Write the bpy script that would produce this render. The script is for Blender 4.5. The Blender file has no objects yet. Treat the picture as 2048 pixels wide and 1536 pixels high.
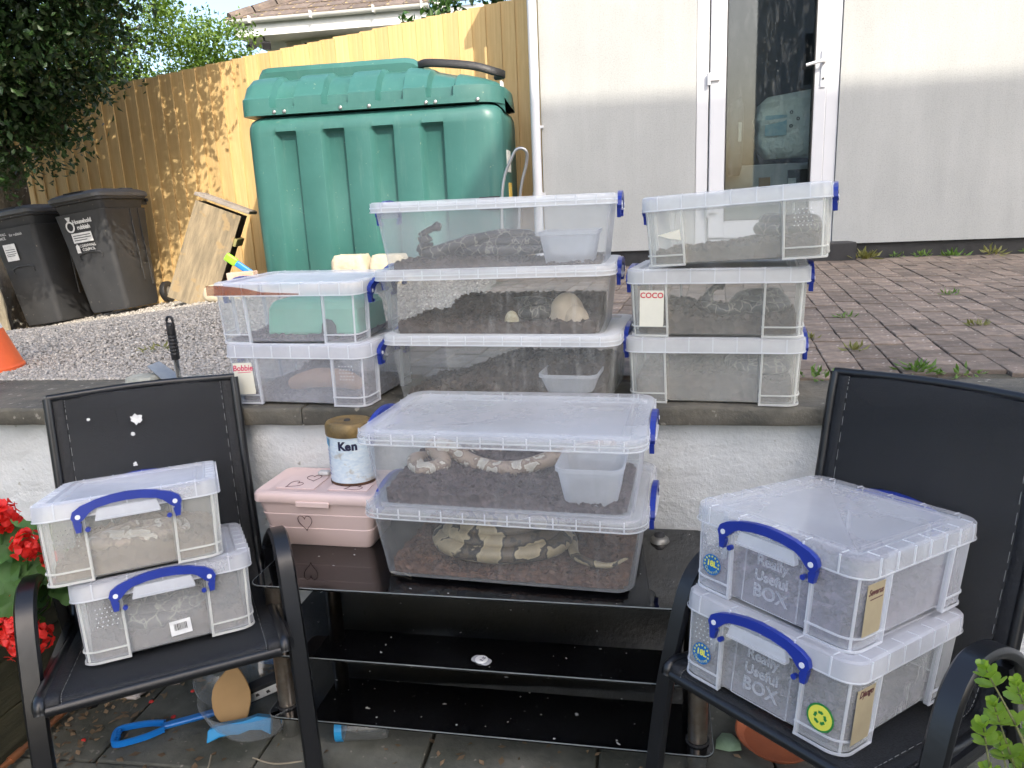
import bpy, math, random
import numpy as np
from mathutils import Vector, Matrix, Euler, noise
R = math.radians
rnd = random.Random(7)
sc = bpy.context.scene
C = sc.collection
# ------------------------------------------------------------------ camera
cam_d = bpy.data.cameras.new('camera'); cam = bpy.data.objects.new('camera', cam_d); C.objects.link(cam)
cam_d.sensor_width = 36; cam_d.lens = 36 * 1500 / 2048; cam_d.clip_start = .05; cam_d.clip_end = 500
YAW, PITCH, ROLL = R(9), R(13.1), R(2.5)
_f = Vector((0, math.cos(PITCH), -math.sin(PITCH))); _u = Vector((0, math.sin(PITCH), math.cos(PITCH))); _r = Vector((1, 0, 0))
_up = math.cos(ROLL) * _u + math.sin(ROLL) * _r; _rt = math.cos(ROLL) * _r - math.sin(ROLL) * _u
_m = Matrix((_rt, _up, -_f)).transposed()
cam.matrix_world = Matrix.Translation((0, 0, 1.42)) @ (Matrix.Rotation(YAW, 3, 'Z') @ _m).to_4x4()
sc.camera = cam
# ------------------------------------------------------------------ sky and sun
SUN = Vector((.65, -1, 1.0)).normalized()
w = bpy.data.worlds.new('World'); sc.world = w; w.use_nodes = True
nt = w.node_tree; nt.nodes.clear()
sky = nt.nodes.new('ShaderNodeTexSky'); sky.sky_type = 'NISHITA'; sky.sun_disc = False
sky.sun_elevation = math.asin(SUN.z); sky.sun_rotation = math.atan2(SUN.x, SUN.y)
sky.dust_density = 4.0; sky.ozone_density = 1.2; sky.air_density = 1.0
bg = nt.nodes.new('ShaderNodeBackground'); bg.inputs['Strength'].default_value = .15
out = nt.nodes.new('ShaderNodeOutputWorld')
nt.links.new(sky.outputs[0], bg.inputs[0]); nt.links.new(bg.outputs[0], out.inputs[0])
sl = bpy.data.lights.new('sun', 'SUN'); sl.energy = 2.0; sl.angle = R(.3); sl.color = (1, .91, .77)
so = bpy.data.objects.new('sun', sl); C.objects.link(so)
so.rotation_euler = SUN.to_track_quat('Z', 'Y').to_euler(); so.location = (6, -9, 12)
sc.view_settings.view_transform = 'Standard'; sc.view_settings.look = 'None'
sc.view_settings.exposure = 1.52; sc.view_settings.gamma = 1
cy = sc.cycles
cy.transparent_max_bounces = 40; cy.max_bounces = 6; cy.diffuse_bounces = 3; cy.glossy_bounces = 3; cy.transmission_bounces = 4; cy.use_adaptive_sampling = True; cy.adaptive_threshold = .03
cy.caustics_reflective = False; cy.caustics_refractive = False; cy.use_denoising = True; cy.sample_clamp_indirect = 6

# ------------------------------------------------------------------ materials
MATS = {}
def L(t, a, b): t.links.new(a, b)
def principled(name):
    m = bpy.data.materials.new(name); m.use_nodes = True
    t = m.node_tree; return m, t, t.nodes['Principled BSDF']
def ramp(t, src, stops):
    r = t.nodes.new('ShaderNodeValToRGB'); e = r.color_ramp.elements
    while len(e) < len(stops): e.new(.5)
    for i, (p, c) in enumerate(stops):
        e[i].position = p; e[i].color = (*c, 1) if len(c) == 3 else c
    L(t, src, r.inputs[0]); return r.outputs[0]
def tex(t, kind='noise', scale=10, detail=4, rough=.6, coord='Object', stretch=None, feature=None):
    tc = t.nodes.new('ShaderNodeTexCoord'); o = tc.outputs[coord]
    if stretch:
        mp = t.nodes.new('ShaderNodeMapping'); mp.inputs['Scale'].default_value = stretch; L(t, o, mp.inputs[0]); o = mp.outputs[0]
    if kind == 'noise':
        n = t.nodes.new('ShaderNodeTexNoise'); n.inputs['Scale'].default_value = scale; n.inputs['Detail'].default_value = detail; n.inputs['Roughness'].default_value = rough
        L(t, o, n.inputs['Vector']); return n.outputs['Fac']
    n = t.nodes.new('ShaderNodeTexVoronoi'); n.inputs['Scale'].default_value = scale
    if feature: n.feature = feature
    L(t, o, n.inputs['Vector'])
    return n.outputs['Color'] if kind == 'cell' else n.outputs['Distance']
def mixc(t, fac, a, b, mode='MIX'):
    n = t.nodes.new('ShaderNodeMix'); n.data_type = 'RGBA'; n.blend_type = mode
    for i, x in ((0, fac), (6, a), (7, b)):
        if hasattr(x, 'is_linked'): L(t, x, n.inputs[i])
        elif i == 0: n.inputs[0].default_value = x
        else: n.inputs[i].default_value = (*x, 1)
    return n.outputs[2]
def mathn(t, op, a, b=None):
    n = t.nodes.new('ShaderNodeMath'); n.operation = op
    for i, x in ((0, a), (1, b)):
        if x is None: continue
        if hasattr(x, 'is_linked'): L(t, x, n.inputs[i])
        else: n.inputs[i].default_value = x
    return n.outputs[0]
def bump(t, b, h, strength=.3, dist=.01):
    n = t.nodes.new('ShaderNodeBump'); n.inputs['Strength'].default_value = strength; n.inputs['Distance'].default_value = dist
    L(t, h, n.inputs['Height']); L(t, n.outputs[0], b.inputs['Normal'])
def mat(name, c1, c2=None, scale=8, rough=.6, bmp=0, bscale=None, bdist=.01, metal=0, spec=.5, coat=0, stretch=None, rand=0, detail=4, speck=None, alpha=None, trans=0, lo=.35, hi=.68, island=0):
    if name in MATS: return MATS[name]
    m, t, b = principled(name)
    b.inputs['Roughness'].default_value = rough; b.inputs['Metallic'].default_value = metal
    b.inputs['Specular IOR Level'].default_value = spec; b.inputs['Coat Weight'].default_value = coat
    if c2 is None: c2 = tuple(x * .8 for x in c1)
    col = ramp(t, tex(t, 'noise', scale, detail, .62, stretch=stretch), [(lo, c2), (hi, c1)])
    if speck:   # (colour, scale, threshold)
        f = ramp(t, tex(t, 'noise', speck[1], 2, .5), [(speck[2], (0, 0, 0)), (min(.99, speck[2] + .05), (1, 1, 1))])
        col = mixc(t, f, col, speck[0])
    if rand:
        oi = t.nodes.new('ShaderNodeObjectInfo')
        hsv = t.nodes.new('ShaderNodeHueSaturation')
        v = mathn(t, 'MULTIPLY_ADD', oi.outputs['Random'], rand); v.node.inputs[2].default_value = 1 - rand / 2
        L(t, v, hsv.inputs['Value']); L(t, col, hsv.inputs['Color']); col = hsv.outputs[0]
    if island:
        gi = t.nodes.new('ShaderNodeNewGeometry'); hs_ = t.nodes.new('ShaderNodeHueSaturation'); vi = mathn(t, 'MULTIPLY_ADD', gi.outputs['Random Per Island'], island); vi.node.inputs[2].default_value = 1 - island / 2
        L(t, vi, hs_.inputs['Value']); L(t, col, hs_.inputs['Color']); col = hs_.outputs[0]
    L(t, col, b.inputs['Base Color'])
    if bmp: bump(t, b, tex(t, 'noise', bscale or scale * 4, 5, .65, stretch=stretch), bmp, bdist)
    if trans: b.inputs['Subsurface Weight'].default_value = trans
    MATS[name] = m; return m
def frost(name, op=.25, tint=(.86, .88, .93), rough=.28, dirt=0, dirtcol=(.35, .3, .25), streak=0):
    """thin polypropylene: part clear, part scattering, with a soft sheen"""
    if name in MATS: return MATS[name]
    m = bpy.data.materials.new(name); m.use_nodes = True; t = m.node_tree; t.nodes.clear()
    tr = t.nodes.new('ShaderNodeBsdfTransparent'); tr.inputs[0].default_value = (.97, .98, .985, 1)
    df = t.nodes.new('ShaderNodeBsdfDiffuse'); tl = t.nodes.new('ShaderNodeBsdfTranslucent')
    col = None
    if dirt:
        dn = ramp(t, tex(t, 'noise', 34, 6, .7), [(.52, (0, 0, 0)), (.72, (1, 1, 1))])
        col = mixc(t, mathn(t, 'MULTIPLY', dn, dirt), tint, dirtcol)
    for s in (df, tl):
        s.inputs[0].default_value = (*tint, 1)
        if col: L(t, col, s.inputs[0])
    sca = t.nodes.new('ShaderNodeMixShader'); sca.inputs[0].default_value = .18; L(t, df.outputs[0], sca.inputs[1]); L(t, tl.outputs[0], sca.inputs[2])
    n1 = tex(t, 'noise', 5, 5, .65)
    fac = mathn(t, 'MULTIPLY_ADD', n1, op * .9); fac.node.inputs[2].default_value = op * .55
    if dirt: fac = mathn(t, 'ADD', fac, mathn(t, 'MULTIPLY', dn, dirt * .25))
    if streak:   # run marks of condensation and fine scratches
        s1 = ramp(t, tex(t, 'noise', 26, 7, .8, stretch=(2.2, 2.2, .28)), [(.50, (0, 0, 0)), (.74, (1, 1, 1))]); s2 = ramp(t, tex(t, 'noise', 2.6, 3), [(.46, (0, 0, 0)), (.62, (1, 1, 1))])
        fac = mathn(t, 'ADD', fac, mathn(t, 'MULTIPLY', mathn(t, 'MULTIPLY', s1, s2), streak))
    lw = t.nodes.new('ShaderNodeLayerWeight'); lw.inputs[0].default_value = .35
    ed = mathn(t, 'POWER', lw.outputs['Facing'], 3.0)
    fac = mathn(t, 'ADD', fac, mathn(t, 'MULTIPLY', ed, .45)); fac.node.use_clamp = True
    m1 = t.nodes.new('ShaderNodeMixShader'); L(t, fac, m1.inputs[0]); L(t, tr.outputs[0], m1.inputs[1]); L(t, sca.outputs[0], m1.inputs[2])
    gl = t.nodes.new('ShaderNodeBsdfGlossy'); gl.inputs['Roughness'].default_value = rough
    gf = mathn(t, 'MULTIPLY_ADD', mathn(t, 'POWER', lw.outputs['Facing'], 4.0), .38); gf.node.inputs[2].default_value = .03
    m2 = t.nodes.new('ShaderNodeMixShader'); L(t, gf, m2.inputs[0]); L(t, m1.outputs[0], m2.inputs[1]); L(t, gl.outputs[0], m2.inputs[2])
    o = t.nodes.new('ShaderNodeOutputMaterial'); L(t, m2.outputs[0], o.inputs[0])
    MATS[name] = m; return m
def leafmat(name, c1, c2, trans=.35, rough=.45):
    if name in MATS: return MATS[name]
    m, t, b = principled(name)
    n = tex(t, 'noise', 3.5, 3); n2 = tex(t, 'cell', 26)
    col = mixc(t, .5, ramp(t, n, [(.35, c1), (.65, c2)]), ramp(t, n2, [(.2, c1), (.8, c2)]))
    L(t, col, b.inputs['Base Color']); b.inputs['Roughness'].default_value = rough
    tl = t.nodes.new('ShaderNodeBsdfTranslucent'); L(t, mixc(t, .5, col, (c2[0] * 1.5, c2[1] * 1.6, c2[2] * .6)), tl.inputs[0])
    mx = t.nodes.new('ShaderNodeMixShader'); mx.inputs[0].default_value = trans
    L(t, b.outputs[0], mx.inputs[1]); L(t, tl.outputs[0], mx.inputs[2]); L(t, mx.outputs[0], t.nodes['Material Output'].inputs[0])
    MATS[name] = m; return m

# ------------------------------------------------------------------ mesh helpers
def link(name, me, m=None, parent=None, smooth=None):
    o = bpy.data.objects.new(name, me); C.objects.link(o)
    if m and not me.materials: me.materials.append(m)
    if parent: o.parent = parent
    if smooth is not None:
        me.shade_smooth()
        if smooth < 180: me.set_sharp_from_angle(angle=R(smooth))
    return o
def empty(name, loc=(0, 0, 0), rot=(0, 0, 0)):
    o = bpy.data.objects.new(name, None); C.objects.link(o); o.location = loc; o.rotation_euler = [R(a) for a in rot]; o.empty_display_size = .1
    return o
def tag(o, label=None, cat=None, group=None, kind=None):
    if label: o['label'] = label
    if cat: o['category'] = cat
    if group: o['group'] = group
    if kind: o['kind'] = kind
    return o
def thing(name, label, cat, loc=(0, 0, 0), rot=(0, 0, 0), group=None):
    return tag(empty(name, loc, rot), label, cat, group)
def mtx(loc=(0, 0, 0), rot=(0, 0, 0)):
    return Matrix.Translation(loc) @ Euler([R(a) for a in rot]).to_matrix().to_4x4()
class MB:
    def __init__(s): s.v = []; s.f = []
    def add(s, v, f):
        k = len(s.v); s.v += [tuple(p) for p in v]; s.f += [tuple(i + k for i in q) for q in f]; return s
    def box(s, c, d, M=None, top=(1, 1)):
        x, y, z = (a / 2 for a in d); tx, ty = top
        v = [(-x, -y, -z), (x, -y, -z), (x, y, -z), (-x, y, -z), (-x * tx, -y * ty, z), (x * tx, -y * ty, z), (x * tx, y * ty, z), (-x * tx, y * ty, z)]
        v = [Vector(p) for p in v]
        v = [(M @ p if M else p) + Vector(c) for p in v]
        return s.add(v, [(0, 3, 2, 1), (4, 5, 6, 7), (0, 1, 5, 4), (1, 2, 6, 5), (2, 3, 7, 6), (3, 0, 4, 7)])
    def loft(s, loops, cap0=True, cap1=True, closed=True):
        n = len(loops[0]); v = [p for l in loops for p in l]; f = []
        for i in range(len(loops) - 1):
            for j in range(n if closed else n - 1):
                a, b = i * n + j, i * n + (j + 1) % n
                f.append((a, b, b + n, a + n))
        if cap0: f.append(tuple(range(n - 1, -1, -1)))
        if cap1: f.append(tuple(range((len(loops) - 1) * n, len(loops) * n)))
        return s.add(v, f)
    def tube(s, pts, r, n=8, cap=True, flat=None, ref=Vector((0, 0, 1))):
        P = [Vector(p) for p in pts]; k = len(P); loops = []
        for i, p in enumerate(P):
            t = (P[min(i + 1, k - 1)] - P[max(i - 1, 0)]).normalized()
            a = ref.cross(t)
            if a.length < 1e-4: a = Vector((1, 0, 0)).cross(t)
            a.normalize(); b = t.cross(a)
            rr = r[i] if isinstance(r, (list, tuple)) else r
            ra, rb = (rr * flat[0], rr * flat[1]) if flat else (rr, rr)
            if flat == 'x': ra = rb = rr
            loops.append([p + a * ra * math.cos(2 * math.pi * j / n) + b * rb * math.sin(2 * math.pi * j / n) for j in range(n)])
        return s.loft(loops, cap, cap)
    def strip(s, pts, wv, th, ref=None):
        """rectangular bar swept along pts; wv = width direction (Vector), w = its length; th thickness"""
        P = [Vector(p) for p in pts]; k = len(P); loops = []; wv = Vector(wv)
        for i, p in enumerate(P):
            t = (P[min(i + 1, k - 1)] - P[max(i - 1, 0)]).normalized()
            nrm = t.cross(wv).normalized() * th / 2; h = wv / 2; e = wv * .38; n2 = nrm * .55
            loops.append([p - h + n2 * .6, p - h - n2 * .6, p - e - nrm, p + e - nrm, p + h - n2 * .6, p + h + n2 * .6, p + e + nrm, p - e + nrm])
        return s.loft(loops)
    def lathe(s, prof, n=24, c=(0, 0, 0), M=None, cap0=True, cap1=True):
        loops = []
        for r, z in prof:
            l = [Vector((r * math.cos(2 * math.pi * j / n), r * math.sin(2 * math.pi * j / n), z)) for j in range(n)]
            loops.append([(M @ p if M else p) + Vector(c) for p in l])
        return s.loft(loops, cap0, cap1)
    def prism(s, poly, t, M):
        """poly in local xy, extruded 0..t along local z, then M (4x4)"""
        a = [M @ Vector((x, y, 0)) for x, y in poly]; b = [M @ Vector((x, y, t)) for x, y in poly]
        return s.loft([a, b])
    def build(s, name, m, parent=None, smooth=None, bevel=0, seg=2):
        me = bpy.data.meshes.new(name); me.from_pydata(s.v, [], s.f); me.update()
        o = link(name, me, m, parent, smooth)
        if bevel:
            b = o.modifiers.new('bevel', 'BEVEL'); b.width = bevel; b.segments = seg; b.limit_method = 'ANGLE'; b.angle_limit = R(35)
        return o
def rr(Lx, W, r, n=5, z=0):
    p = []
    for cx, cy, a0 in ((1, -1, -90), (1, 1, 0), (-1, 1, 90), (-1, -1, 180)):
        for i in range(n + 1):
            a = R(a0 + 90 * i / n); p.append(Vector((cx * (Lx / 2 - r) + r * math.cos(a), cy * (W / 2 - r) + r * math.sin(a), z)))
    return p
def crom(pts, n=6):
    P = [Vector(p) for p in pts]; P = [2 * P[0] - P[1]] + P + [2 * P[-1] - P[-2]]; o = []
    for i in range(1, len(P) - 2):
        for k in range(n):
            t = k / n; a, b, c, d = P[i - 1:i + 3]
            o.append(.5 * ((2 * b) + (c - a) * t + (2 * a - 5 * b + 4 * c - d) * t * t + (3 * b - a - 3 * c + d) * t ** 3))
    o.append(P[-2]); return o
def text(name, body, size, m, parent, M, extrude=.0004, shear=0, align='CENTER', bold=0):
    cu = bpy.data.curves.new(name, 'FONT'); cu.body = body; cu.size = size; cu.extrude = extrude; cu.shear = shear; cu.align_x = align; cu.align_y = 'CENTER'; cu.offset = bold
    cu.resolution_u = 3
    cu.materials.append(m); o = bpy.data.objects.new(name, cu); C.objects.link(o); o.parent = parent; o.matrix_local = M
    return o
def npmesh(name, v, f, m, parent=None, smooth=None):
    me = bpy.data.meshes.new(name); v = np.asarray(v, np.float32); f = np.asarray(f, np.int32)
    me.vertices.add(len(v)); me.vertices.foreach_set('co', v.ravel())
    k = f.shape[1]; me.loops.add(f.size); me.loops.foreach_set('vertex_index', f.ravel())
    me.polygons.add(len(f)); me.polygons.foreach_set('loop_start', np.arange(0, f.size, k, dtype=np.int32))
    me.update(calc_edges=True); me.validate()
    return link(name, me, m, parent, smooth)
def leaves(pos, size, rs, droop=.3, aspect=.55, outdir=None):
    """folded leaf quads (4 tris each, a pointed oval) at pos (n,3)"""
    n = len(pos); pos = np.asarray(pos)
    a = rs.normal(size=(n, 3)); a[:, 2] -= droop
    if outdir is not None: a += outdir
    a /= np.linalg.norm(a, axis=1, keepdims=True)
    b = np.cross(a, rs.normal(size=(n, 3)) * .5 + np.array([0, 0, 1.])); b /= np.linalg.norm(b, axis=1, keepdims=True) + 1e-9
    c = np.cross(a, b); s = (size * rs.uniform(.65, 1.25, n))[:, None]
    base = pos; mid = pos + a * s * .5; tip = pos + a * s - c * s * .06
    l1 = mid + b * s * aspect * .5 + c * s * .10; l2 = mid - b * s * aspect * .5 + c * s * .10
    v = np.stack([base, l1, tip, l2], 1).reshape(-1, 3)
    i = np.arange(n)[:, None] * 4
    f = np.concatenate([i + np.array([[0, 1, 2]]), i + np.array([[0, 2, 3]])], 0)
    return v, f
def smooth01(x): x = max(0, min(1, x)); return x * x * (3 - 2 * x)
# ------------------------------------------------------------------ ground, patio, gravel, paving
M_slate = mat('slate', (.11, .105, .085), (.05, .052, .045), 5, .75, .5, 30, .006, speck=((.2, .19, .16), 60, .66))
g = MB(); g.add([(-250, -250, -.06), (250, -250, -.06), (250, 250, -.06), (-250, 250, -.06)], [(0, 1, 2, 3)])
tag(g.build('ground', mat('soil', (.12, .10, .06), (.06, .07, .03), 2, .95)), kind='structure')
patio = MB().box((-.3, -1, -.03), (11, 6.2, .05)).build('patio', mat('joint_dirt', (.075, .07, .055), (.04, .042, .03), 20, .95, .6, 80))
tag(patio, kind='structure')
y = 2.05; row = 0
M_flag = mat('patio_flag', (.15, .147, .122), (.06, .064, .05), 5, .85, .55, 26, .006, rand=.35, speck=((.22, .2, .17), 45, .68))
while y > .1:
    d = rnd.choice((.42, .5, .58)); x = -3.2 + rnd.random() * .3
    while x < 2.6:
        wd = rnd.choice((.45, .58, .7))
        o = MB().box((x + wd / 2, y - d / 2, .001 + rnd.uniform(-.003, .003)), (wd - .008, d - .008, .03), Euler((rnd.uniform(-.006, .006), rnd.uniform(-.006, .006), rnd.uniform(-.008, .008))).to_matrix()).build('flagstone', M_flag, patio, bevel=.006)
        x += wd
    y -= d

def pz(y): return .865 + .0255 * (y - 2.35)
def gz(x, y): return pz(y) - .13 * max(0, -x - 2.2) * smooth01((y - 2.6) / 3.2) - .004
nx, ny = 70, 48
gv = []; gf = []
for j in range(ny + 1):
    for i in range(nx + 1):
        xx = -11 + 10.2 * i / nx; yy = 2.32 + (6.95 - 2.32) * j / ny
        gv.append((xx, yy, gz(xx, yy) - .008 + .012 * noise.noise((xx * 3, yy * 3, 0))))
for j in range(ny):
    for i in range(nx):
        a = j * (nx + 1) + i; gf.append((a, a + 1, a + nx + 2, a + nx + 1))
m, t, b = principled('gravel_bed'); 
ce = tex(t, 'cell', 55); L(t, mixc(t, .55, ramp(t, ce, [(.1, (.22, .20, .17)), (.9, (.46, .42, .36))]), (.26, .23, .19)), b.inputs['Base Color']); b.inputs['Roughness'].default_value = .9
bump(t, b, tex(t, 'vor', 55), .8, .012); MATS['gravel_bed'] = m
gr = MB().add(gv, gf).build('gravel_drive', m, smooth=180); tag(gr, kind='structure')
# loose stones, real geometry
rs = np.random.RandomState(3)
N = 56000
yy = 2.48 + 4.2 * rs.rand(N) ** 1.75; xx = -.95 - rs.rand(N) * (1.5 + 1.05 * (yy - 2))
zz = np.array([gz(a, b_) for a, b_ in zip(xx, yy)]) + rs.uniform(-.004, .004, N)
sz = rs.uniform(.0045, .0105, N) * (1 + .10 * (yy - 2.5))
base = np.array([(-1, -1, -1), (1, -1, -1), (1, 1, -1), (-1, 1, -1), (-.7, -.7, 1), (.7, -.7, 1), (.7, .7, 1), (-.7, .7, 1)], float) * .6
v = base[None] * rs.uniform(.6, 1.25, (N, 8, 3)) * (sz[:, None, None] * np.stack([rs.uniform(.8, 1.4, N), rs.uniform(.8, 1.2, N), rs.uniform(.5, .9, N)], 1)[:, None, :])
an = rs.rand(N) * 6.28; ca, sa = np.cos(an)[:, None], np.sin(an)[:, None]
tl = rs.normal(0, .35, N)[:, None]
v = np.stack([v[..., 0] * ca - v[..., 1] * sa, v[..., 0] * sa + v[..., 1] * ca, v[..., 2] + v[..., 0] * tl], -1)
v += np.stack([xx, yy, zz], 1)[:, None, :]
q = np.array([(0, 3, 2, 1), (4, 5, 6, 7), (0, 1, 5, 4), (1, 2, 6, 5), (2, 3, 7, 6), (3, 0, 4, 7)])
f = (np.arange(N)[:, None, None] * 8 + q[None]).reshape(-1, 4)
m, t, b = principled('gravel_stone'); ge = t.nodes.new('ShaderNodeNewGeometry')
L(t, ramp(t, ge.outputs['Random Per Island'], [(0, (.25, .235, .21)), (.4, (.33, .31, .28)), (.7, (.40, .37, .33)), (.93, (.46, .42, .37)), (1, (.62, .58, .52))]), b.inputs['Base Color']); b.inputs['Roughness'].default_value = .85
gs = npmesh('gravel_stones', v.reshape(-1, 3), f, m); tag(gs, 'loose grey gravel chippings covering the drive', 'gravel', kind='stuff')

# brick paving, tilted up towards the house
tilt = math.atan(.0255)
pav = MB().box((1.8, 4.19, -.06), (5.4, 3.66, .1)).build('brick_paving', mat('paving_sand', (.13, .10, .075), (.06, .06, .035), 9, .95, .5, 60))
pav.matrix_world = Matrix.Translation((0, 2.35, .865)) @ Matrix.Rotation(tilt, 4, 'X') @ Matrix.Translation((0, -2.35, 0)); tag(pav, kind='structure')
M_brick = mat('paver', (.245, .188, .146), (.14, .112, .09), 16, .85, .5, 70, .004, rand=.62, speck=((.38, .33, .29), 55, .66))
bw, bd = .103, .114; ang = R(-6.5); dx = Vector((math.cos(ang), math.sin(ang), 0)); dy = Vector((-math.sin(ang), math.cos(ang), 0))
near = []; rest = MB()
def brick_mesh(seed):
    r2 = random.Random(seed); mb = MB(); w2, d2 = bw / 2 - .0020, bd / 2 - .0030
    j = lambda a: a + r2.uniform(-.0015, .0015)
    lo = [(-w2, -d2, -.03), (w2, -d2, -.03), (w2, d2, -.03), (-w2, d2, -.03)]
    mi = [(j(-w2), j(-d2), .001), (j(w2), j(-d2), .001), (j(w2), j(d2), .001), (j(-w2), j(d2), .001)]
    hi = [(x * .955, y * .96, .0035) for x, y, z in mi]
    return mb.loft([lo, mi, hi])
bms = [brick_mesh(i) for i in range(8)]
bme = []
for k, bm_ in enumerate(bms):
    me = bpy.data.meshes.new('brick'); me.from_pydata(bm_.v, [], bm_.f); me.materials.append(M_brick); bme.append(me)
cands = []
for i in range(-28, 54):
    off = rnd.uniform(-.05, .05) + (bd / 2 if i % 2 else 0)
    for j in range(-8, 42):
        p = Vector((.9, 2.45, 0)) + dx * (i * bw) + dy * (j * bd + off)
        if -.86 < p.x < 4.3 and 2.43 < p.y < 5.92:
            cands.append((p, rnd.randrange(8), rnd.uniform(-.003, .003), rnd.uniform(-.03, .03)))
def seen(p):
    k = p.y
    return (.42 + (k - 2.4) * .12 < p.x < .80 + (k - 2.2) * .62) or (-.1 < p.x < .12 and p.y > 3.4)
cands.sort(key=lambda c: (0 if seen(c[0]) else 1, c[0].length))
for n_, (p, k, dz, a) in enumerate(cands):
    Mx = Matrix.Translation(p + Vector((0, 0, dz))) @ Matrix.Rotation(ang + a * .4, 4, 'Z') @ Euler((rnd.uniform(-.012, .012), rnd.uniform(-.012, .012), 0)).to_matrix().to_4x4()
    if n_ < 300:
        o = link('brick', bme[k], None, pav); o.matrix_local = Mx
    else:
        rest.add([Mx @ Vector(v) for v in bms[k].v], bms[k].f)
M_brick2 = mat('paver_field', (.245, .188, .146), (.14, .112, .09), 16, .85, .5, 70, .004, island=.6, speck=((.38, .33, .29), 55, .66))
ro = rest.build('brick_field', M_brick2, pav); ro['kind'] = 'stuff'

# ------------------------------------------------------------------ retaining wall with coping
wall = thing('retaining_wall', 'low white painted retaining wall with dark slate coping behind the chairs', 'wall', (0, 2.1, 0))
M_wpaint = mat('white_wall_paint', (.70, .71, .70), (.54, .55, .54), 3, .85, .7, 55, .008, speck=((.42, .42, .38), 38, .70))
wv = []; wf = []
nx, nz = 140, 24
for k in range(nz + 1):
    for i in range(nx + 1):
        X = -5 + 9.5 * i / nx; Z = -.02 + .832 * k / nz
        wv.append((X, .006 * noise.noise((X * 5, Z * 5, 1)) + .004 * noise.noise((X * 17, Z * 17, 3)), Z))
for k in range(nz):
    for i in range(nx):
        a = k * (nx + 1) + i; wf.append((a, a + 1, a + nx + 2, a + nx + 1))
mb = MB().add(wv, wf); mb.box((-.25, .12, .405), (9.5, .22, .81)); mb.build('wall_face', M_wpaint, wall)
MB().box((-.2, .12, .832), (9.0, .28, .04)).build('mortar', mat('mortar', (.16, .15, .13), (.09, .09, .08), 20, .95), wall)
M_cop = mat('coping_slate', (.145, .13, .10), (.06, .058, .048), 6, .8, .8, 34, .008, rand=.3, speck=((.26, .24, .2), 40, .67))
x = -4.6
while x < 4.2:
    wd = rnd.uniform(.55, .95); bk = .42 if x < -1.25 else .27
    n = 12; top = []; bot = []
    fr = [(x + .0015 + (wd - .003) * i / n, -.045 + .010 * noise.noise((x + i * .31, 2, 0)) + .006 * noise.noise((i * 1.7 + x, 5, 0))) for i in range(n + 1)]
    bkp = [(x + wd - .0015 - (wd - .003) * i / n, bk + .03 * noise.noise((x + i * .4, 9, 0))) for i in range(n + 1)]
    loop = fr + bkp
    lz = [.812, .820, .853, .861, .866]; ins = [.006, 0, .0, .002, .010]
    cx = x + wd / 2; loops = []
    for z, s in zip(lz, ins):
        loops.append([(px + (cx - px) * s * 1.2, py + (.18 - py) * s * 2 + .004 * noise.noise((px * 14, z * 60, py * 9)), z + (.004 * noise.noise((px * 8, py * 8, 4)) if z > .85 else 0)) for px, py in loop])
    MB().loft(loops).build('coping_stone', M_cop, wall, smooth=40)
    x += wd

# ------------------------------------------------------------------ white rendered house
HY = 6.0
house = thing('white_house', 'white rendered house wall with a glazed white door and black plinth', 'house', (0, HY, 0))
m, t, b = principled('house_render')
st = tex(t, 'noise', 3.2, 6, .7, stretch=(2.2, 1, .35)); fine = tex(t, 'noise', 95, 3, .6); big = tex(t, 'noise', 1.1, 4, .6)
col = mixc(t, .5, ramp(t, st, [(.3, (.34, .35, .345)), (.7, (.445, .456, .45))]), ramp(t, big, [(.3, (.355, .366, .36)), (.7, (.465, .474, .466))]))
sp = ramp(t, fine, [(.30, (.86, .86, .86)), (.5, (1, 1, 1))]); col = mixc(t, 1.0, col, sp, 'MULTIPLY')
L(t, col, b.inputs['Base Color']); b.inputs['Roughness'].default_value = .92; bump(t, b, tex(t, 'noise', 120, 4, .7), .30, .005); M_rend = m
mb = MB()
mb.box((-.06, .15, 2.43), (1.15, .3, 2.73)); mb.box((5.0, .15, 2.43), (6.96, .3, 2.73)); mb.box((1.0175, .15, 3.5), (1.002, .3, .58))
mb.box((-.485, 3.3, 2.43), (.3, 6.0, 2.73))
mb.build('wall', M_rend, house)
M_blk = mat('black_bitumen', (.028, .028, .03), (.015, .015, .017), 12, .6, .4, 50, .004)
mb = MB(); mb.box((-.06, .17, .95), (1.13, .28, .228)); mb.box((5.0, .17, .95), (6.94, .28, .228)); mb.build('plinth', M_blk, house)
MB().box((1.07, -.09, .985), (1.15, .2, .20)).build('doorstep', M_blk, house, bevel=.008)
MB().box((4.5, 3, 3.84), (10.4, 6.4, .08)).build('roof', mat('roof_felt', (.10, .10, .10), None, 8, .9), house)
M_upvc = mat('white_upvc', (.66, .67, .70), (.62, .63, .66), 2, .28, spec=.5)
M_rub = mat('black_gasket', (.03, .03, .03), None, 5, .6)
door = MB()
door.box((.562, .05, 2.13), (.088, .075, 2.09)); door.box((1.473, .05, 2.13), (.088, .075, 2.09)); door.box((1.0175, .05, 3.137), (.82, .075, .075)); door.box((1.0175, .05, 1.105), (.824, .085, .04))
door = door.build('door', M_upvc, house, bevel=.006)
lf = MB(); lf.box((.672, .035, 2.13), (.115, .07, 1.98)); lf.box((1.385, .035, 2.13), (.085, .07, 1.98)); lf.box((1.036, .035, 3.06), (.62, .07, .115)); lf.box((1.036, .035, 1.20), (.62, .07, .13)); lf.build('door_leaf', M_upvc, door, bevel=.007)
gk = MB(); gk.box((.7325, .03, 2.13), (.006, .066, 1.75)); gk.box((1.339, .03, 2.13), (.006, .066, 1.75)); gk.box((1.036, .03, 1.269), (.60, .066, .006)); gk.build('gasket', M_rub, door)
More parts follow.
